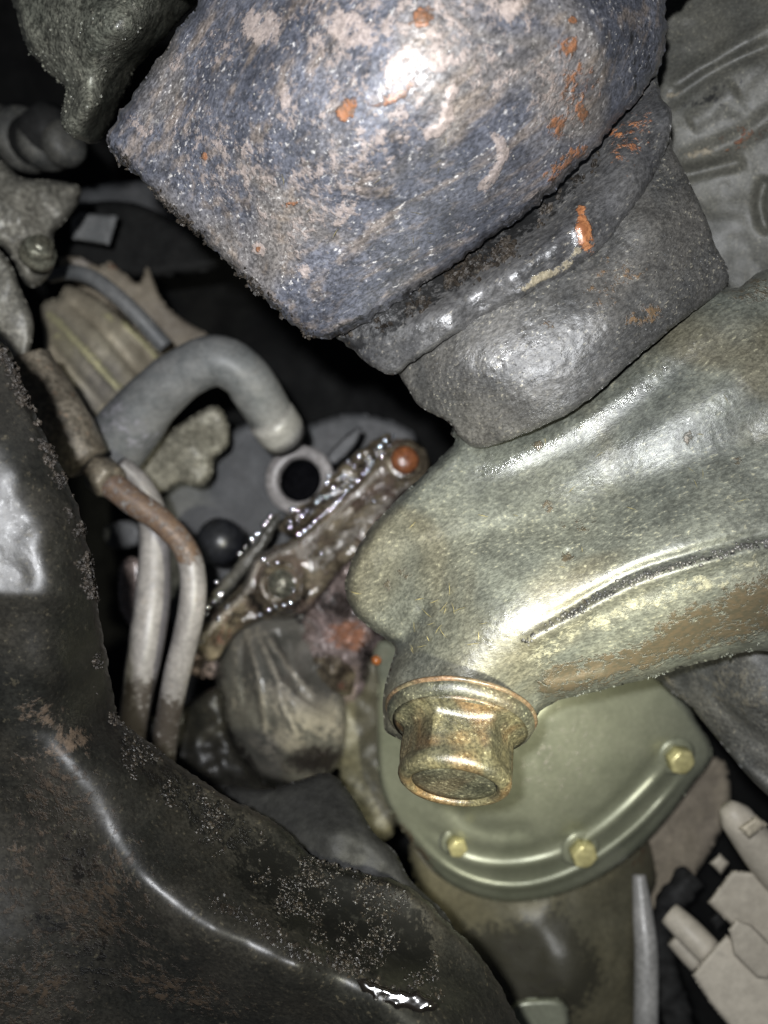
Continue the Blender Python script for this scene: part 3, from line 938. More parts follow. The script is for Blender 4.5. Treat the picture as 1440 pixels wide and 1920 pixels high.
be_m = [('dark', 'poly', [(470, 1560), (560, 1600), (640, 1600), (740, 1650), (800, 1720), (820, 1800), (800, 1850), (700, 1830), (560, 1760), (500, 1700), (440, 1640)], 40, .95),
        ('wet', 'poly', [(230, 1380), (440, 1520), (640, 1610), (800, 1720), (820, 1860), (700, 1860), (540, 1780), (380, 1620), (240, 1480)], 40, .9),
        ('dark', 'line', [(225, 1360), (320, 1460), (430, 1560), (520, 1640)], 40, .75),
        ('rust', 'line', [(250, 1400), (350, 1490), (450, 1570)], 26, .5),
        ('pale', 130, 1380, 50, 26, 30, .7), ('pale', 80, 1340, 60, 30, 30, .5), ('pale', 115, 1480, 16, 12, 0, .7), ('pale', 90, 1440, 70, 60, 0, .42), ('pale', 60, 1600, 70, 100, 0, .42),
        ('pale', 90, 1720, 50, 60, 0, .48), ('pale', 280, 1790, 80, 30, 20, .36), ('rust', 160, 1690, 130, 140, 0, .62), ('rust', 60, 1850, 110, 80, 0, .62), ('rust', 320, 1850, 160, 40, 15, .6), ('rust', 110, 1500, 90, 70, 0, .55),
        ('dark', 90, 1730, 40, 18, 20, .8), ('dark', 180, 1800, 70, 60, 0, .6), ('dark', 150, 1620, 40, 60, 0, .6), ('dark', 'line', [(130, 905), (170, 1050), (190, 1200), (215, 1320)], 10, .6),
        ('wet', 40, 1000, 90, 130, 0, .40)]
BE = relief('beam_panel', be_out, be_c, M['beam'], beam, cell=5, R=14, er=4, thick=5, rag=6, masks=be_m,
            ridges=[([(120, 1330), (175, 1480), (250, 1600), (330, 1690), (430, 1750), (560, 1800), (700, 1850), (830, 1890), (960, 1930), (1060, 1960)], 60, 1.3),
                    ([(205, 1400), (235, 1500), (300, 1600), (400, 1680), (520, 1740)], 40, -.6), ([(-200, 1112), (160, 1122)], 5, 9.0, 'fo')],  # last line: fold added so the glare ends where the flash is blocked
            noise=[(180, .35, 2, 81), (22, .10, 3, 88)])
X, Y = along([(0, 645), (30, 690), (58, 760), (90, 830), (125, 905), (150, 975), (168, 1050), (180, 1130), (194, 1210), (210, 1300), (226, 1350)], 3200, 8)
X, Y = clumpy(X, Y, 30, .006)
Q = onto(BE, X - 5, Y, .2)
blobs('crust', Q, sizes(len(Q), .25, 1.1), M['edge_crust'], beam, seed=21)
X, Y = in_poly([(226, 1352), (330, 1430), (440, 1510), (600, 1640), (560, 1720), (430, 1640), (300, 1520), (230, 1440)], 2600)
X, Y = clumpy(X, Y, 50, .015, 25)
Q = onto(BE, X, Y, 0.05)
blobs('rough_grit', Q, sizes(len(Q), 0.17, 0.95), M['tar'], beam, seed=22)
X, Y = in_poly([(480, 1580), (640, 1620), (760, 1670), (815, 1760), (830, 1860), (740, 1850), (600, 1780), (500, 1700)], 4200)
X, Y = clumpy(X, Y, 60, .012, 15)
Q = onto(BE, X, Y, -0.05)
blobs('wet_grit', Q, sizes(len(Q), 0.14, 0.84), M['tar'], beam, seed=23)
X, Y = along([(400, 1690), (470, 1725), (560, 1790), (640, 1810), (700, 1850), (760, 1870), (830, 1870)], 500, 8)
Q = onto(BE, X, Y, 0.05)
blobs('wet_grit', Q, sizes(len(Q), 0.21, 1.16), M['tar'], beam, seed=24)
pz = float(BE.z([740], [1872])[0]) - 1.2 - facing(740, 1872, 190)
oilp = relief('oil_puddle', [(670, 1838), (690, 1836), (712, 1850), (740, 1856), (768, 1858), (800, 1868), (820, 1884), (800, 1900), (770, 1893), (735, 1890), (705, 1874), (684, 1862)],
              [(x_, y_, facing(x_, y_, 190) + pz) for x_, y_ in ((670, 1838), (740, 1850), (820, 1880), (770, 1895), (700, 1870), (745, 1872))],
              M['puddle'], None, cell=3, R=9, er=.8, thick=4, rag=10, noise=[(24, .25, 2, 91)])
tag(oilp.o, 'glossy black oil puddle lying on the beam near the bottom edge', 'oil puddle')

# plate standing behind the beam
bk = relief('bracket_plate', [(420, 1480), (500, 1478), (560, 1462), (620, 1450), (665, 1500), (700, 1560), (742, 1598), (770, 1650), (840, 1720), (860, 1800), (700, 1760), (560, 1680), (440, 1580)],
            [(420, 1480, 215), (560, 1462, 212), (665, 1500, 206), (742, 1598, 196), (840, 1720, 192), (700, 1760, 190), (560, 1600, 196), (640, 1560, 194)], M['black'], None, cell=5, R=18, er=4, thick=5,
            ridges=[([(570, 1562), (640, 1562), (700, 1590), (745, 1640)], 10, .5)], masks=[], noise=[(60, 1.2, 3, 5)])
tag(bk.o, 'dark grey folded bracket plate with a pale rubbed seam, behind the wet beam', 'bracket')

# ================================================================== RIGHT SIDE PANEL AND WEDGE
pn = relief('knuckle_casting', [(1200, -60), (1560, -80), (1560, 560), (1440, 560), (1350, 600), (1250, 450), (1200, 250)],
            [(1200, -60, 215), (1560, -80, 195), (1560, 560, 205), (1350, 600, 222), (1250, 300, 212), (1400, 100, 200), (1400, 350, 208), (1300, 200, 207)], M['panel'], None, cell=5, R=20, er=4, thick=10,
            ridges=[([(1255, 165), (1330, 120), (1400, 75), (1480, 30)], 16, 1.5), ([(1250, 200), (1310, 150), (1380, 112), (1460, 80)], 12, -1.8), ([(1270, 300), (1330, 285), (1400, 250), (1470, 200)], 18, 1.8),
                    ([(1290, 235), (1330, 205), (1385, 165)], 24, 1.4), ([(1270, 330), (1340, 315), (1400, 300)], 12, -1.8), ([(1440, 330), (1425, 380), (1440, 440)], 12, -2.5)],
            masks=[('pale', 1310, 288, 30, 8, -10, .9), ('pale', 1265, 175, 14, 8, -30, .8), ('rust', 1390, 260, 60, 20, -20, .5), ('dark', 1355, 180, 50, 30, -30, .3), ('dark', 'line', [(1260, 200), (1350, 180), (1388, 155)], 8, .55)],
            noise=[(70, 1.2, 3, 14)])
tag(pn.o, 'rough olive grey cast metal with swirled ribs, filling the upper right corner', 'casting')

wd = relief('rubber_wedge', [(1235, 1240), (1560, 1150), (1560, 1600), (1440, 1492), (1400, 1452), (1345, 1385), (1300, 1330)],
            [(1235, 1240, 226), (1560, 1150, 200), (1560, 1600, 205), (1400, 1452, 218), (1300, 1330, 224), (1400, 1300, 205)], M['rubber'], None, cell=6, R=14, er=3, thick=14,
            ridges=[([(1255, 1290), (1330, 1390), (1440, 1480), (1520, 1560)], 14, 2.0), ([(1330, 1300), (1400, 1370), (1480, 1430)], 16, -1.6)], masks=[('pale', 1380, 1290, 70, 40, 20, .6), ('pale', 'line', [(1250, 1272), (1330, 1370)], 6, .7)], noise=[(60, 1.2, 3, 9)])
tag(wd.o, 'dusty black rubber wedge tucked under the arm at the right edge', 'rubber mount')

# ================================================================== ENGINE COVER
cov = thing('engine_cover', 'smooth grey green domed metal cover behind the flanged bolt, three small bolts on its rim', 'engine cover', 1020, 1450, 262)
cv_out = [(715, 1200), (900, 1180), (1180, 1220), (1262, 1275), (1300, 1340), (1336, 1412), (1300, 1468), (1262, 1520), (1215, 1575), (1150, 1630), (1080, 1668), (1000, 1690), (930, 1690), (870, 1672), (820, 1640), (780, 1590), (742, 1540), (712, 1470), (705, 1380), (708, 1290)]
cv_c = [(640, 1200, 268), (1180, 1220, 258), (1336, 1412, 272), (1215, 1575, 275), (1000, 1690, 280), (820, 1640, 282), (668, 1380, 280), (900, 1400, 252), (1050, 1350, 248), (1000, 1500, 254), (1180, 1420, 258), (860, 1540, 266), (1060, 1600, 268)]
cr_o = [(760, 1545), (820, 1612), (880, 1648), (950, 1663), (1020, 1655), (1100, 1622), (1180, 1565), (1240, 1505), (1310, 1420)]
cr_i = [(800, 1560), (850, 1602), (910, 1622), (980, 1622), (1060, 1600), (1140, 1550), (1220, 1475), (1290, 1390)]
CV = relief('cover_shell', cv_out, cv_c, M['cover'], cov, cell=3.6, R=12, er=4, thick=8,
            ridges=[(cr_o, 7, 2.0), (cr_i, 9, 1.6), ([(775, 1535), (850, 1580), (930, 1600), (1020, 1590), (1120, 1535), (1200, 1460), (1260, 1380)], 12, -1.6),
                    ([(840, 1500), (880, 1545), (950, 1560), (1000, 1548)], 16, -2.2), ([(860, 1470), (1000, 1350), (1160, 1230)], 60, 2.5)],
            masks=[('rust', 'line', [(700, 1500), (760, 1570), (800, 1620)], 14, .6), ('pale', 1050, 1420, 120, 80, -40, .3)], noise=[(200, 2, 2, 6)])


def small_bolt(px, py, z, label, r=3.6, mat='brass', parent=None, axis=(.18, -.22, .95), name='cover_bolt', h=4.5, cat='bolt', group=None):
    t = thing(name, label, cat, px, py, z, group)
    f = frame(axis, .3)
    o = np.array(w3(px, py, z))
    lathe('washer_face', o, f, [(r * 1.0, -1), (r * 1.55, -.8), (r * 1.6, 0), (r * 1.35, .4), (r * .6, .5)], M['cover'] if mat == 'brass' else M['nut'], t, 32)
    lathe('hex_head', o, f, [(r * .5, .3), (r * 1.1, .4, .9), (r * 1.1, h * .8, 1), (r, h * .95, .5), (r * .8, h, 0), (r * .3, h)], M[mat], t, 48)
    return t


gb = 'small brass coloured bolts on the cover rim'
for (x, y, lab) in ((1268, 1418, 'small brassy bolt at the right corner of the grey green cover'), (1088, 1592, 'small brassy bolt at the bottom centre of the cover rim'),
                    (853, 1578, 'small dim brassy bolt at the lower left of the cover rim')):
    small_bolt(x, y, float(CV.z([x], [y])[0]) - .6, lab, group=gb, r=4.0 if x > 900 else 3.0)

cs = relief('gearbox_case', [(770, 1580), (900, 1640), (1100, 1600), (1200, 1560), (1232, 1640), (1215, 1700), (1200, 1800), (1180, 1960), (940, 2000), (860, 1850), (800, 1720)],
            [(770, 1580, 300), (1200, 1560, 300), (1232, 1640, 308), (1180, 1960, 300), (940, 2000, 300), (800, 1720, 300), (1000, 1700, 286), (1080, 1850, 280)], M['case'], None, cell=6, R=30, er=10, thick=20,
            masks=[('dark', 'poly', [(800, 1760), (960, 1730), (1040, 1700), (1080, 1740), (1130, 1820), (1080, 1900), (980, 1890), (880, 1830)], 60, 1.15), ('rust', 970, 1770, 40, 20, 0, .5), ('rust', 1010, 1840, 50, 30, 0, .4), ('rust', 1195, 1600, 18, 30, 0, .5)], noise=[(120, 4, 3, 4)])  # broad darker patch across the middle
tag(cs.o, 'olive brown rounded gearbox case with a darker patch below the grey green cover', 'gearbox')
sp = relief('gearbox_web', [(1170, 1560), (1335, 1420), (1370, 1500), (1330, 1600), (1262, 1690), (1200, 1740), (1160, 1700)],
            [(1170, 1560, 312), (1335, 1420, 318), (1370, 1500, 324), (1200, 1740, 320)], M['tanplate'], None, cell=7, R=10, er=4, thick=10, noise=[(80, 4, 3, 4)])
tag(sp.o, 'dusty grey brown metal web between the cover corner and the wiring plug', 'casting')
fl = relief('lower_foot', [(960, 1885), (1010, 1870), (1060, 1880), (1060, 1950), (970, 1960)], [(1000, 1900, 262)], M['cover'], None, cell=5, R=12, er=5, thick=8)
tag(fl.o, 'small pale grey green metal foot at the bottom edge under the gearbox', 'casting')

pp = tube('coolant_pipe', [(1198, 1640, 285, 12), (1206, 1720, 280, 19), (1212, 1800, 276, 22), (1210, 1960, 270, 23)], M['hose_end'], None, 24)
tag(pp, 'pale straight grey pipe running down at the bottom right', 'pipe')

# wiring plug, lower right
plug = thing('wiring_plug', 'dusty tan grey plastic wiring plug with clip in the bottom right corner', 'connector', 1370, 1720, 250)


def slab(name, pts, z, mat, parent, thick=10, R=9, er=2.2, tilt=(0, 0), ridges=(), masks=()):
    a = np.array(pts, float)
    cx, cy = a.mean(0)
    c = [(x, y, z + (x - cx) * tilt[0] + (y - cy) * tilt[1]) for x, y in pts]
    return relief(name, pts, c, mat, parent, cell=2.6, R=R, er=er, thick=thick, sharp=True, ridges=ridges, masks=masks, noise=[(50, .4, 2, 8)])


slab('connector_body', [(1326, 1692), (1372, 1632), (1500, 1640), (1500, 1830), (1440, 1800), (1400, 1762)], 252, M['plastic'], plug, tilt=(-.02, .01))
slab('connector_tail', [(1297, 1828), (1318, 1800), (1362, 1752), (1410, 1790), (1500, 1800), (1520, 1980), (1420, 1990), (1330, 1880)], 244, M['plastic'], plug, tilt=(-.03, 0))
slab('clip', [(1366, 1742), (1380, 1722), (1410, 1735), (1440, 1765), (1480, 1800), (1440, 1838), (1420, 1835), (1375, 1790)], 240, M['plastic'], plug, thick=5, tilt=(0, .02))
tube('side_barrel', [(1255, 1712, 262, 22), (1290, 1745, 258, 26), (1330, 1785, 254, 26)], M['plastic'], plug, 20)
tube('side_barrel', [(1262, 1760, 268, 15), (1290, 1790, 266, 17), (1308, 1812, 264, 15)], M['plastic'], plug, 20)
slab('tab', [(1330, 1618), (1350, 1600), (1368, 1618), (1352, 1640)], 262, M['plastic'], plug, thick=4)
slab('tab', [(1330, 1722), (1348, 1708), (1362, 1730), (1345, 1748)], 256, M['black'], plug, thick=4)
ps = thing('sensor_post', 'rounded tan grey sensor post with square tip above the wiring plug', 'sensor', 1390, 1560, 248)
tube('post', [(1362, 1510, 244, 14), (1378, 1530, 244, 30), (1400, 1560, 246, 34), (1440, 1610, 250, 40), (1500, 1680, 256, 44)], M['plastic'], ps, 28, sq=1.0)
slab('tip_pad', [(1384, 1552), (1418, 1528), (1440, 1546), (1405, 1574)], 232, M['alu'], ps, thick=6)
cl_ = tube('corrugated_cable', [(1300, 1640, 300, 24), (1260, 1690, 300, 26), (1240, 1760, 300, 24), (1250, 1850, 300, 26), (1290, 1960, 300, 30)], M['black'], None, 18, step=6, wob=.6)
tag(cl_, 'dark corrugated cable sleeve hanging behind the wiring plug', 'cable')

# ================================================================== TOP LEFT
tl = relief('tow_bracket', [(15, -60), (30, 20), (48, 85), (80, 125), (108, 148), (124, 172), (112, 212), (122, 246), (150, 264), (190, 262), (215, 215), (262, 120), (318, 60), (385, -60)],
            [(15, -60, 188), (48, 85, 192), (124, 172, 192), (112, 212, 190), (150, 264, 192), (150, 100, 178), (220, -20, 172), (300, -50, 172), (250, 70, 174), (170, 200, 178), (215, 200, 206), (262, 122, 204), (330, 40, 200), (385, -60, 200), (195, 262, 212)], M['topmetal'], None,
            cell=4, R=14, er=4, thick=8, rag=6, masks=[('pale', 'line', [(300, -20), (240, 60), (190, 130)], 24, .4)], noise=[(60, 1, 3, 2), (12, .25, 3, 3)])
tag(tl.o, 'gritty olive metal bracket with a rounded tongue in the top left corner', 'bracket')
X, Y = along([(50, 85), (90, 130), (122, 165), (115, 215), (140, 255)], 160, 8)
X2, Y2 = in_poly([(60, 60), (300, 0), (240, 90), (170, 220), (130, 240), (120, 150)], 200)
X = np.r_[X, X2]; Y = np.r_[Y, Y2]
Q = onto(tl, X, Y, 0.0)
blobs('grit', Q, sizes(len(Q), 0.14, 0.73), M['topmetal'], tl.o, seed=31)
bo = thing('rubber_boot', 'black ribbed rubber boot in the shadow below the top left bracket', 'boot', 80, 260, 290)
for i, (x, y, r) in enumerate(((120, 270, 44), (85, 265, 58), (45, 262, 66), (0, 262, 72))):
    f = frame((.75, .05, .6))
    lathe('boot_rib', np.array(w3(x, y, 290 + i * 6)), f, [(r * .12, -5), (r * .165, -3), (r * .18, 0), (r * .165, 3), (r * .12, 5)], M['rubber'], bo, 48)
lathe('boot_core', np.array(w3(60, 262, 298)), frame((.75, .05, .6)), [(8, -16), (8.5, 14), (4, 18)], M['black'], bo, 48)
ca = thing('bracket_casting', 'grimy grey casting with a nut at the left edge below the rubber boot', 'casting', 50, 450, 262)
CA = relief('casting_body', [(-120, 240), (0, 300), (40, 332), (100, 338), (150, 350), (146, 382), (118, 420), (100, 440), (104, 490), (80, 530), (50, 535), (20, 480), (-20, 450), (-120, 440)],
            [(-120, 240, 250), (0, 300, 258), (150, 350, 268), (104, 490, 266), (-120, 440, 250), (50, 400, 254)], M['casting'], ca, cell=5, R=16, er=5, thick=12, noise=[(40, 2.4, 3, 6)])
lathe('nut', np.array(w3(72, 472, 250)), frame((.5, .15, .85)), [(4.6, -4), (5.2, -3), (5.2, 0), (4.3, .4, .4), (4.3, 3.4, .9), (3.8, 4.2, .4), (2.4, 4.3), (2.2, 5.5), (1.5, 6)], M['nut'], ca, 40, noise=.5)
relief('strap', [(-60, 440), (10, 480), (40, 545), (62, 600), (58, 650), (42, 690), (10, 640), (-60, 560)], [(-60, 440, 240), (62, 600, 248), (42, 690, 248), (0, 560, 238)], M['casting'], ca, cell=5, R=14, er=4, thick=5, noise=[(40, 1, 3, 7)])
bl = slab('grey_block', [(133, 412), (150, 398), (222, 405), (205, 460), (135, 448)], 330, M['hose'], None, thick=16, R=7)
bl.o.name = 'junction_block'
tag(bl.o, 'small plain grey plastic block in the dark, left of the big sleeve', 'block')
sb = relief('crossbar', [(100, 400), (250, 380), (420, 470), (430, 500), (250, 520), (110, 470)], [(100, 400, 372)], M['black'], None, cell=8, R=16, er=6, thick=16)
tag(sb.o, 'dark bar crossing behind the grey block, nearly lost in shadow', 'bar')
tb = relief('rear_plate', [(140, 360), (300, 340), (420, 400), (360, 480), (160, 420)], [(140, 360, 400)], M['greyplate'], None, cell=8, R=10, er=6, thick=6)
tag(tb.o, 'dim dark panel behind the crossbar under the big sleeve', 'panel')

# ================================================================== RIBBED ALUMINIUM HOUSING
rh = thing('ribbed_housing', 'dusty tan ribbed aluminium housing at the left behind the bent hose', 'housing', 190, 690, 330)
relief('housing_body', [(78, 572), (112, 556), (122, 535), (160, 545), (205, 575), (260, 625), (310, 680), (330, 740), (300, 830), (200, 860), (110, 820), (78, 740), (84, 640)],
       [(78, 572, 335), (160, 545, 335), (310, 680, 345), (300, 830, 350), (110, 820, 345), (180, 660, 318), (220, 740, 325)], M['alu'], rh, cell=4, R=12, er=6, thick=30,
       ridges=[([(95, 590), (160, 660), (230, 740), (290, 800)], 9, 3.0), ([(125, 560), (190, 620), (250, 690), (305, 745)], 8, -2.5), ([(230, 600), (270, 640), (305, 680)], 7, 3.2), ([(88, 640), (140, 700), (210, 780)], 10, -3.5),
               ([(90, 700), (150, 760), (200, 810)], 12, 2.5)],
       masks=[('pale', 'line', [(95, 590), (160, 660), (220, 725)], 9, .9), ('pale', 'line', [(235, 605), (270, 640), (300, 675)], 9, .95), ('pale', 205, 595, 14, 7, 30, .9), ('pale', 115, 640, 14, 30, -40, .6)], noise=[(40, 2, 3, 8)])
relief('torn_plate', [(110, 488), (150, 482), (185, 500), (205, 490), (232, 512), (262, 530), (275, 500), (290, 530), (310, 570), (345, 600), (400, 640), (370, 700), (300, 690), (240, 600), (150, 540)],
       [(110, 488, 352), (400, 640, 360), (240, 600, 356)], M['tanplate'], rh, cell=5, R=8, er=4, thick=8, noise=[(40, 2, 3, 9)], masks=[('rust', 215, 498, 14, 8, 0, .8), ('pale', 155, 492, 20, 8, 10, .9)])
th = tube('thin_hose', [(95, 520, 322, 10), (130, 510, 316, 14), (175, 522, 312, 15), (225, 560, 312, 15), (265, 600, 314, 16), (310, 650, 318, 16)], M['hose'], None, 20)
tag(th, 'thin curved grey hose lying over the dusty ribbed housing', 'hose')

# big bent hose
bh = thing('bent_hose', 'thick grey bent rubber hose arching over the ribbed housing', 'hose', 380, 720, 285)
tube('hose_tube', [(205, 850, 290, 58), (245, 800, 286, 58), (290, 745, 282, 52), (345, 700, 278, 48), (405, 676, 276, 47), (455, 700, 278, 46), (490, 750, 283, 45), (520, 800, 292, 40)], M['hose'], bh, 36, wob=.05,
     masks=[('dark', 262, 715, 50, 30, -40, .9), ('pale', 260, 790, 36, 22, -40, .5), ('pale', 330, 740, 30, 12, -30, .4)])
tube('hose_clip', [(508, 782, 284, 46), (524, 805, 287, 46), (534, 822, 290, 42)], M['hose_end'], bh, 32)
br = relief('hose_bracket', [(255, 850), (330, 800), (400, 760), (426, 790), (428, 835), (400, 860), (398, 890), (375, 912), (335, 905), (300, 925), (262, 905)], [(255, 850, 318), (426, 790, 322), (300, 925, 320), (350, 850, 308)], M['casting'], None, cell=5, R=10, er=5, thick=10, noise=[(40, 2, 3, 9)])
tag(br.o, 'grey green metal bracket under the bent hose, notched lower edge', 'bracket')

# fittings
ft = thing('pipe_fitting', 'tapered dirty metal fitting with rusty nut and pipe end at left', 'fitting', 160, 850, 255)
tube('cone', [(40, 690, 250, 60), (80, 750, 250, 62), (125, 820, 250, 58), (165, 868, 250, 42)], M['rusty'], ft, 32, wob=.08)
lathe('nut', np.array(w3(196, 894, 250)), frame((.62, -.45, .45)), [(4.8, -3.5), (5.6, -3, .8), (5.6, 3, .9), (4.6, 4, .4), (3, 4)], M['rusty'], ft, 36, noise=.5, smooth=True)
tube('rusty_pipe', [(205, 905, 250, 26), (250, 940, 250, 26), (300, 975, 250, 24), (345, 1025, 250, 23), (362, 1080, 250, 24), (358, 1150, 250, 25), (340, 1230, 252, 25), (322, 1310, 256, 24), (308, 1400, 264, 23), (300, 1540, 274, 23)], M['pipe'], ft, 24, wob=.05,
     masks=[('rust', 'line', [(200, 900), (300, 975), (340, 1020)], 40, .9), ('dark', 'line', [(325, 1330), (308, 1400), (300, 1540)], 34, 1.0)])  # lower end coloured darker so the pipe fades into shade
gp = tube('grey_pipe', [(225, 868, 262, 15), (262, 905, 266, 20), (285, 960, 270, 26), (290, 1040, 270, 29), (285, 1130, 268, 33), (272, 1220, 266, 33), (258, 1300, 266, 29), (246, 1380, 270, 27), (236, 1500, 278, 26)], M['pipe'], None, 28, wob=.03,
          masks=[('dark', 'line', [(262, 1300), (246, 1380), (236, 1500)], 34, 1.0)])  # dark lower end paints its fade into shade
tag(gp, 'pale grey smooth pipe running down just left of the rusty pipe', 'pipe')
pk = relief('oily_stub', [(225, 1060), (240, 1045), (262, 1048), (268, 1090), (262, 1160), (240, 1170), (222, 1130)], [(225, 1060, 300)], M['pink'], None, cell=5, R=12, er=4, thick=10)
tag(pk.o, 'small pinkish oily metal stub behind the pale grey pipe', 'fitting')
gs = relief('grey_stub', [(195, 990), (235, 975), (262, 985), (262, 1020), (225, 1030), (200, 1020)], [(195, 990, 310)], M['greyplate'], None, cell=5, R=10, er=4, thick=10)
tag(gs.o, 'small dark grey stub between the beam edge and the pipes', 'fitting')

# grey backing plate
gpl = relief('backing_plate', [(330, 880), (400, 830), (470, 790), (560, 800), (650, 775), (740, 790), (780, 830), (700, 900), (600, 980), (500, 1060), (420, 1160), (330, 1180), (300, 1000)], [(330, 880, 368), (650, 775, 372), (780, 830, 372), (420, 1160, 366)], M['greyplate'], None, cell=6, R=8, er=3, thick=6)
tag(gpl.o, 'plain dark grey plate behind the round metal ring', 'plate')
cap = thing('round_cap', 'shiny dark round cap behind the rusty pipe bend', 'cap', 405, 1010, 330)
lathe('cap_dome', np.array(w3(408, 1012, 330)), frame((-.3, .3, .9)), [(9.5, -8), (9.5, -2), (8.6, 2), (6.4, 5), (3.4, 6.6), (.4, 7)], M['cap'], cap, 40)

# ring
rg = thing('metal_ring', 'flat round grey metal ring with open hole beside the leaking flange', 'ring', 562, 898, 305)
lathe('ring_body', np.array(w3(562, 900, 306)), frame((-.15, .1, .98)), [(8.0, -1.2), (12.4, -1.2), (12.9, -.6), (12.9, .8), (12.2, 1.4), (8.8, 1.4), (8.2, .9), (8.0, -1.2)], M['gasket'], rg, 64, noise=.15)
lathe('hole_shade_disc', np.array(w3(566, 906, 312)), frame((-.15, .1, .98)), [(6, -4), (8.6, -3), (8.6, -2), (3, -1.6)], M['void'], rg, 40, noise=.4)  # black disc fills the hole, standing in for its shade

# ================================================================== LEAKING FLANGE
lk = thing('leaking_flange', 'oil soaked brown metal flange running diagonally, beaded with bright oil drops', 'flange', 580, 1000, 290)
lk_o = [(365, 1215), (385, 1165), (430, 1120), (462, 1085), (474, 1048), (500, 1032), (540, 1015), (580, 985), (625, 945), (670, 905), (700, 868), (725, 835), (765, 822), (800, 850), (806, 885),
        (785, 905), (745, 935), (712, 985), (672, 1040), (630, 1080), (600, 1118), (565, 1150), (520, 1160), (480, 1165), (440, 1190), (400, 1240)]
lk_c = [(365, 1215, 300), (430, 1120, 296), (500, 1032, 293), (580, 985, 291), (670, 905, 290), (765, 822, 290), (806, 885, 292), (700, 985, 287), (610, 1075, 286), (520, 1160, 288), (600, 1030, 283), (720, 920, 285), (525, 1095, 282), (440, 1160, 288)]
LK = relief('flange_body', lk_o, lk_c, M['leak'], lk, cell=3.5, R=10, er=4, thick=16, rag=4,
            ridges=[([(372, 1205), (420, 1150), (462, 1108), (480, 1060), (510, 1042), (560, 1020), (620, 965), (690, 895)], 6, 2.2), ([(600, 1060), (660, 985), (730, 925), (780, 900)], 14, 2.0), ([(600, 1010), (690, 930), (740, 890)], 9, -3.0),
                    ([(497, 1105), (500, 1060), (540, 1050), (565, 1080), (560, 1125), (525, 1140), (497, 1105)], 7, 2.0, 'o')],
            masks=[('pale', 'line', [(372, 1205), (420, 1150), (462, 1108), (480, 1060), (510, 1042), (560, 1020), (600, 990)], 8, .85), ('pale', 'line', [(590, 1060), (660, 1000), (740, 930)], 14, .7), ('dark', 'line', [(500, 1020), (600, 945), (690, 870)], 12, .8), ('pale', 575, 1030, 26, 16, -40, .8), ('pale', 'line', [(590, 1005), (660, 935), (710, 885)], 6, .9), ('pale', 'line', [(720, 950), (765, 915)], 12, .7), ('dark', 640, 890, 40, 16, -45, .9), ('dark', 'line', [(470, 1120), (500, 1150), (545, 1145), (575, 1110)], 9, .8), ('dark', 440, 1160, 22, 12, -45, .6),
                   ('rust', 420, 1190, 24, 16, -45, .5)], noise=[(24, 1.6, 3, 19)])
relief('upper_lip', [(520, 985), (545, 960), (590, 930), (630, 880), (680, 840), (715, 818), (735, 815), (722, 850), (690, 890), (640, 935), (590, 975), (545, 1005)], [(520, 985, 298), (735, 815, 296), (630, 900, 290)], M['leak'], lk, cell=4, R=9, er=4, thick=12, rag=5,
       masks=[('dark', 'line', [(540, 990), (640, 910), (720, 835)], 16, .7)], noise=[(18, 2, 3, 22)])
relief('lower_lip', [(392, 1120), (440, 1060), (480, 1015), (510, 965), (524, 962), (512, 1000), (480, 1050), (440, 1100), (400, 1150), (372, 1180)], [(392, 1120, 312), (524, 962, 308), (440, 1080, 306)], M['boot'], lk, cell=4, R=8, er=3, thick=10, rag=4, noise=[(18, 1.5, 3, 23)])
relief('fin', [(612, 855), (650, 815), (678, 800), (668, 832), (640, 862), (622, 872)], [(612, 855, 312)], M['greyplate'], lk, cell=3, R=5, er=2, thick=5)
st = thing('flange_stud', 'dull worn stud in its round seat on the leaking flange', 'stud', 528, 1094, 280)
fs = frame((-.15, .02, .98))
os_ = np.array(w3(528, 1095, 283))
lathe('stud_seat', os_, fs, [(7.6, -3), (7.8, -.2), (7.2, .6), (6.5, .5), (5.9, -.6), (5.2, -.8), (3, -.8)], M['leak'], st, 56, noise=.5)
lathe('stud_tip', os_, fs, [(4.9, -1.5), (4.9, .2), (4.5, .8), (3.9, 1.0), (3.7, 2.2), (3.3, 3.4), (2.4, 4.0), (1.2, 4.3), (.3, 4.3)], M['nut'], st, 48, noise=.3)
rb = thing('rusty_bolt', 'round orange rusty bolt at the upper end of the leaking flange', 'bolt', 758, 864, 284)
lathe('rusty_washer', np.array(w3(758, 866, 287)), frame((.1, .1, .98)), [(6.6, -3), (6.8, -.2), (6.2, .5), (4, .6)], M['leak'], rb, 48, noise=.4)
lathe('rusty_head', np.array(w3(758, 864, 286)), frame((.1, .1, .98)), [(4.8, 0), (4.9, 1.6), (4.5, 2.8, .4), (3.6, 3.6), (2, 4.1), (.3, 4.2)], M['amber_rust'], rb, 48, noise=.3)

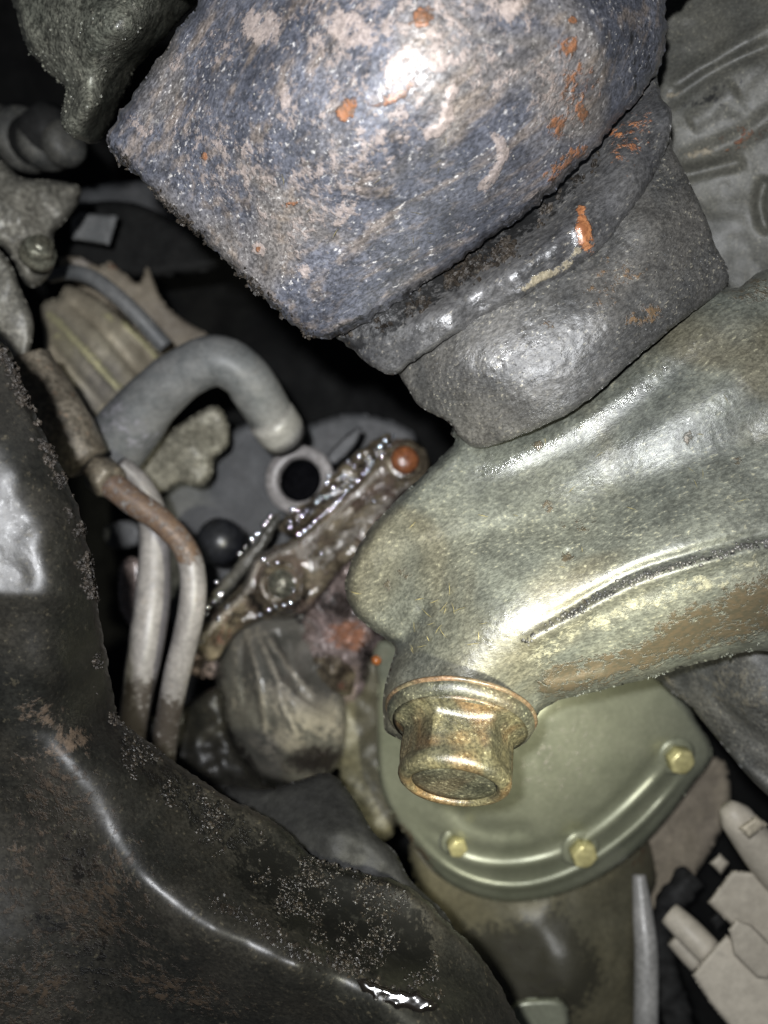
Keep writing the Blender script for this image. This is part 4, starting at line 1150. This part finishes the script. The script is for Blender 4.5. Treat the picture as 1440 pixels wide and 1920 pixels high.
# oil drops: rows of beads that catch the flash
dl = np.array([(1030, 210), (1080, 210), (1045, 250), (1036, 272), (995, 298), (985, 320), (972, 336), (945, 355), (915, 390), (880, 420), (860, 446), (838, 468), (820, 490), (800, 510),
               (782, 530), (760, 550), (740, 565), (720, 580), (690, 605), (668, 630), (865, 290), (925, 263), (893, 315), (762, 370), (812, 362), (838, 370), (758, 405), (783, 402), (810, 400), (782, 430),
               (725, 478), (700, 500), (572, 543), (600, 556), (650, 548), (628, 572), (562, 602), (603, 602), (562, 635), (427, 800), (450, 828), (498, 820), (362, 698), (392, 668), (460, 575), (440, 605),
               (425, 625), (180, 917), (138, 1050), (170, 1020), (125, 1080), (190, 1112), (236, 1047), (102, 1228), (407, 1092), (455, 1065), (490, 1050), (530, 1040), (565, 1028), (580, 960), (1158, 315),
               (1198, 343), (1112, 245), (1000, 498), (725, 770), (1098, 158), (1060, 180), (200, 985), (330, 735), (300, 770), (640, 650), (610, 672)], float) / 2.769 + (340, 760)
z = LK.z(dl[:, 0], dl[:, 1])
uvsph('oil_drops', unproj(dl[:, 0], dl[:, 1], np.minimum(z, 298) - 5.5), RNG.uniform(1.1, 1.9, len(dl)), M['oil'], lk, 20, 16, .33)
od = uvsph('oil_drip', [w3(706, 1238, 262)], [3.2], M['amber'], None, 16, 10)
del od['kind']
tag(od, 'single amber drop of oil hanging beside the arm', 'oil drop')

# housing under the flange
hb = relief('valve_body', [(585, 1100), (610, 1060), (660, 1010), (700, 980), (760, 930), (800, 900), (830, 960), (740, 1200), (700, 1230), (690, 1290), (640, 1330), (600, 1260), (560, 1190)],
            [(585, 1100, 305), (700, 980, 308), (800, 900, 312), (830, 960, 312), (740, 1200, 310), (640, 1330, 312), (640, 1050, 294), (680, 1190, 292), (620, 1200, 296), (620, 1125, 308)], M['pink'], None, cell=4, R=14, er=5, thick=20,
            masks=[('pale', 'line', [(600, 1080), (650, 1010), (700, 980)], 20, .6), ('rust', 655, 1190, 40, 30, 20, 1.0), ('dark', 640, 1135, 50, 26, 10, .95), ('dark', 700, 1120, 40, 60, 0, .8), ('dark', 600, 1250, 30, 40, 0, .6), ('dark', 690, 1250, 20, 60, 0, .8)],
            ridges=[([(570, 1150), (592, 1168), (606, 1195)], 9, 7), ([(585, 1122), (600, 1140), (622, 1182)], 8, 7), ([(600, 1010), (640, 985), (690, 960)], 20, 4)], noise=[(26, 6, 3, 29)])
tag(hb.o, 'pinkish oily valve body with a copper patch below the leaking flange', 'valve body')
gn = thing('brass_plug', 'lumpy oily brown green plug between the valve body and the scuffed drum', 'plug', 620, 1265, 292)
relief('plug_body', [(578, 1240), (600, 1222), (635, 1222), (662, 1240), (668, 1275), (650, 1310), (615, 1318), (588, 1290)],
       [(578, 1240, 300), (662, 1240, 298), (650, 1310, 302), (588, 1290, 304), (622, 1262, 290)], M['leak'], gn, cell=3.5, R=22, er=7, thick=12, rag=5, noise=[(24, 3.5, 3, 43)],
       masks=[('rust', 645, 1285, 14, 12, 0, .6)])
dr = thing('scuffed_drum', 'dark scuffed round metal drum with pale scrape marks, below the flange', 'drum', 520, 1320, 285)
relief('drum_body', [(412, 1235), (430, 1195), (452, 1165), (500, 1135), (560, 1120), (612, 1160), (632, 1230), (645, 1300), (650, 1350), (642, 1420), (610, 1455), (560, 1470), (500, 1460), (455, 1430), (425, 1370), (405, 1300), (405, 1250)],
       [(420, 1215, 306), (490, 1160, 304), (600, 1250, 300), (650, 1350, 300), (610, 1455, 304), (500, 1460, 306), (405, 1300, 310), (520, 1300, 284), (560, 1370, 284), (480, 1250, 290), (560, 1440, 296)], M['boot'], dr, cell=3.5, R=14, er=6, thick=18,
       masks=[('pale', 'line', [(462, 1185), (478, 1240), (490, 1310), (500, 1380)], 6, .8), ('pale', 'line', [(480, 1180), (510, 1250), (540, 1330), (560, 1390)], 6, .9), ('pale', 'line', [(495, 1185), (540, 1250), (590, 1310)], 6, .85), ('pale', 'line', [(450, 1200), (440, 1250), (440, 1330)], 6, .6), ('pale', 'line', [(505, 1290), (560, 1350), (610, 1380)], 8, .9), ('pale', 'line', [(520, 1300), (570, 1340), (630, 1370)], 30, .75), ('pale', 'line', [(440, 1210), (480, 1180)], 12, .6), ('pale', 'line', [(480, 1390), (530, 1430), (580, 1450)], 14, .65),
              ('pale', 590, 1330, 60, 44, 20, 1.0), ('pale', 540, 1390, 50, 30, 30, .8), ('pale', 460, 1290, 22, 60, 20, .42), ('dark', 590, 1425, 60, 28, -5, 1.1), ('dark', 'line', [(405, 1260), (420, 1370), (470, 1440)], 20, .7), ('dark', 'line', [(560, 1150), (600, 1190), (620, 1260)], 20, .8), ('rust', 615, 1412, 16, 12, 0, .6)],  # dark lines at left edge and top right paint it merging into shadow
       ridges=[([(462, 1185), (478, 1240), (490, 1310), (500, 1380)], 7, 1.6), ([(455, 1190), (455, 1260), (460, 1330)], 6, -1.5), ([(520, 1270), (570, 1320), (630, 1350)], 8, 1.8), ([(470, 1180), (510, 1240), (530, 1320), (570, 1400)], 9, 1.8), ([(500, 1190), (550, 1260), (600, 1320)], 9, 1.6), ([(520, 1180), (540, 1240), (560, 1290)], 8, -2.0), ([(440, 1250), (480, 1330), (520, 1400)], 14, -1.5)], noise=[(50, 2, 3, 31)])
pm = relief('pink_lug', [(350, 1210), (400, 1180), (440, 1160), (480, 1150), (450, 1190), (420, 1225), (405, 1270), (350, 1260)], [(350, 1210, 314)], M['pink'], None, cell=5, R=12, er=5, thick=10, masks=[('dark', 380, 1250, 40, 24, 0, .8)])
tag(pm.o, 'wine red oily lug under the lower left end of the flange', 'lug')
dm = relief('dark_mount', [(330, 1330), (410, 1290), (430, 1380), (500, 1470), (560, 1520), (440, 1560), (330, 1480), (230, 1400), (240, 1360)], [(330, 1330, 300), (500, 1470, 300), (230, 1400, 292), (400, 1430, 290)], M['beam'], None, cell=6, R=16, er=6, thick=14, noise=[(50, 5, 3, 33)])
tag(dm.o, 'dark oily mount in the shadow between the beam and the drum', 'mount')
hs = relief('side_housing', [(640, 1300), (700, 1230), (740, 1260), (760, 1400), (740, 1560), (680, 1560), (640, 1480), (630, 1400)], [(640, 1300, 312), (740, 1260, 306), (740, 1560, 306), (640, 1480, 312)], M['case'], None, cell=6, R=16, er=8, thick=20, noise=[(50, 4, 3, 35)], masks=[('dark', 660, 1500, 60, 80, 0, .6)])
tag(hs.o, 'dull olive housing wall between the scuffed drum and the flanged bolt', 'housing')
print('tris', sum(len(o.data.loop_triangles) or len(o.data.polygons) * 2 for o in bpy.data.objects if o.type == 'MESH'))
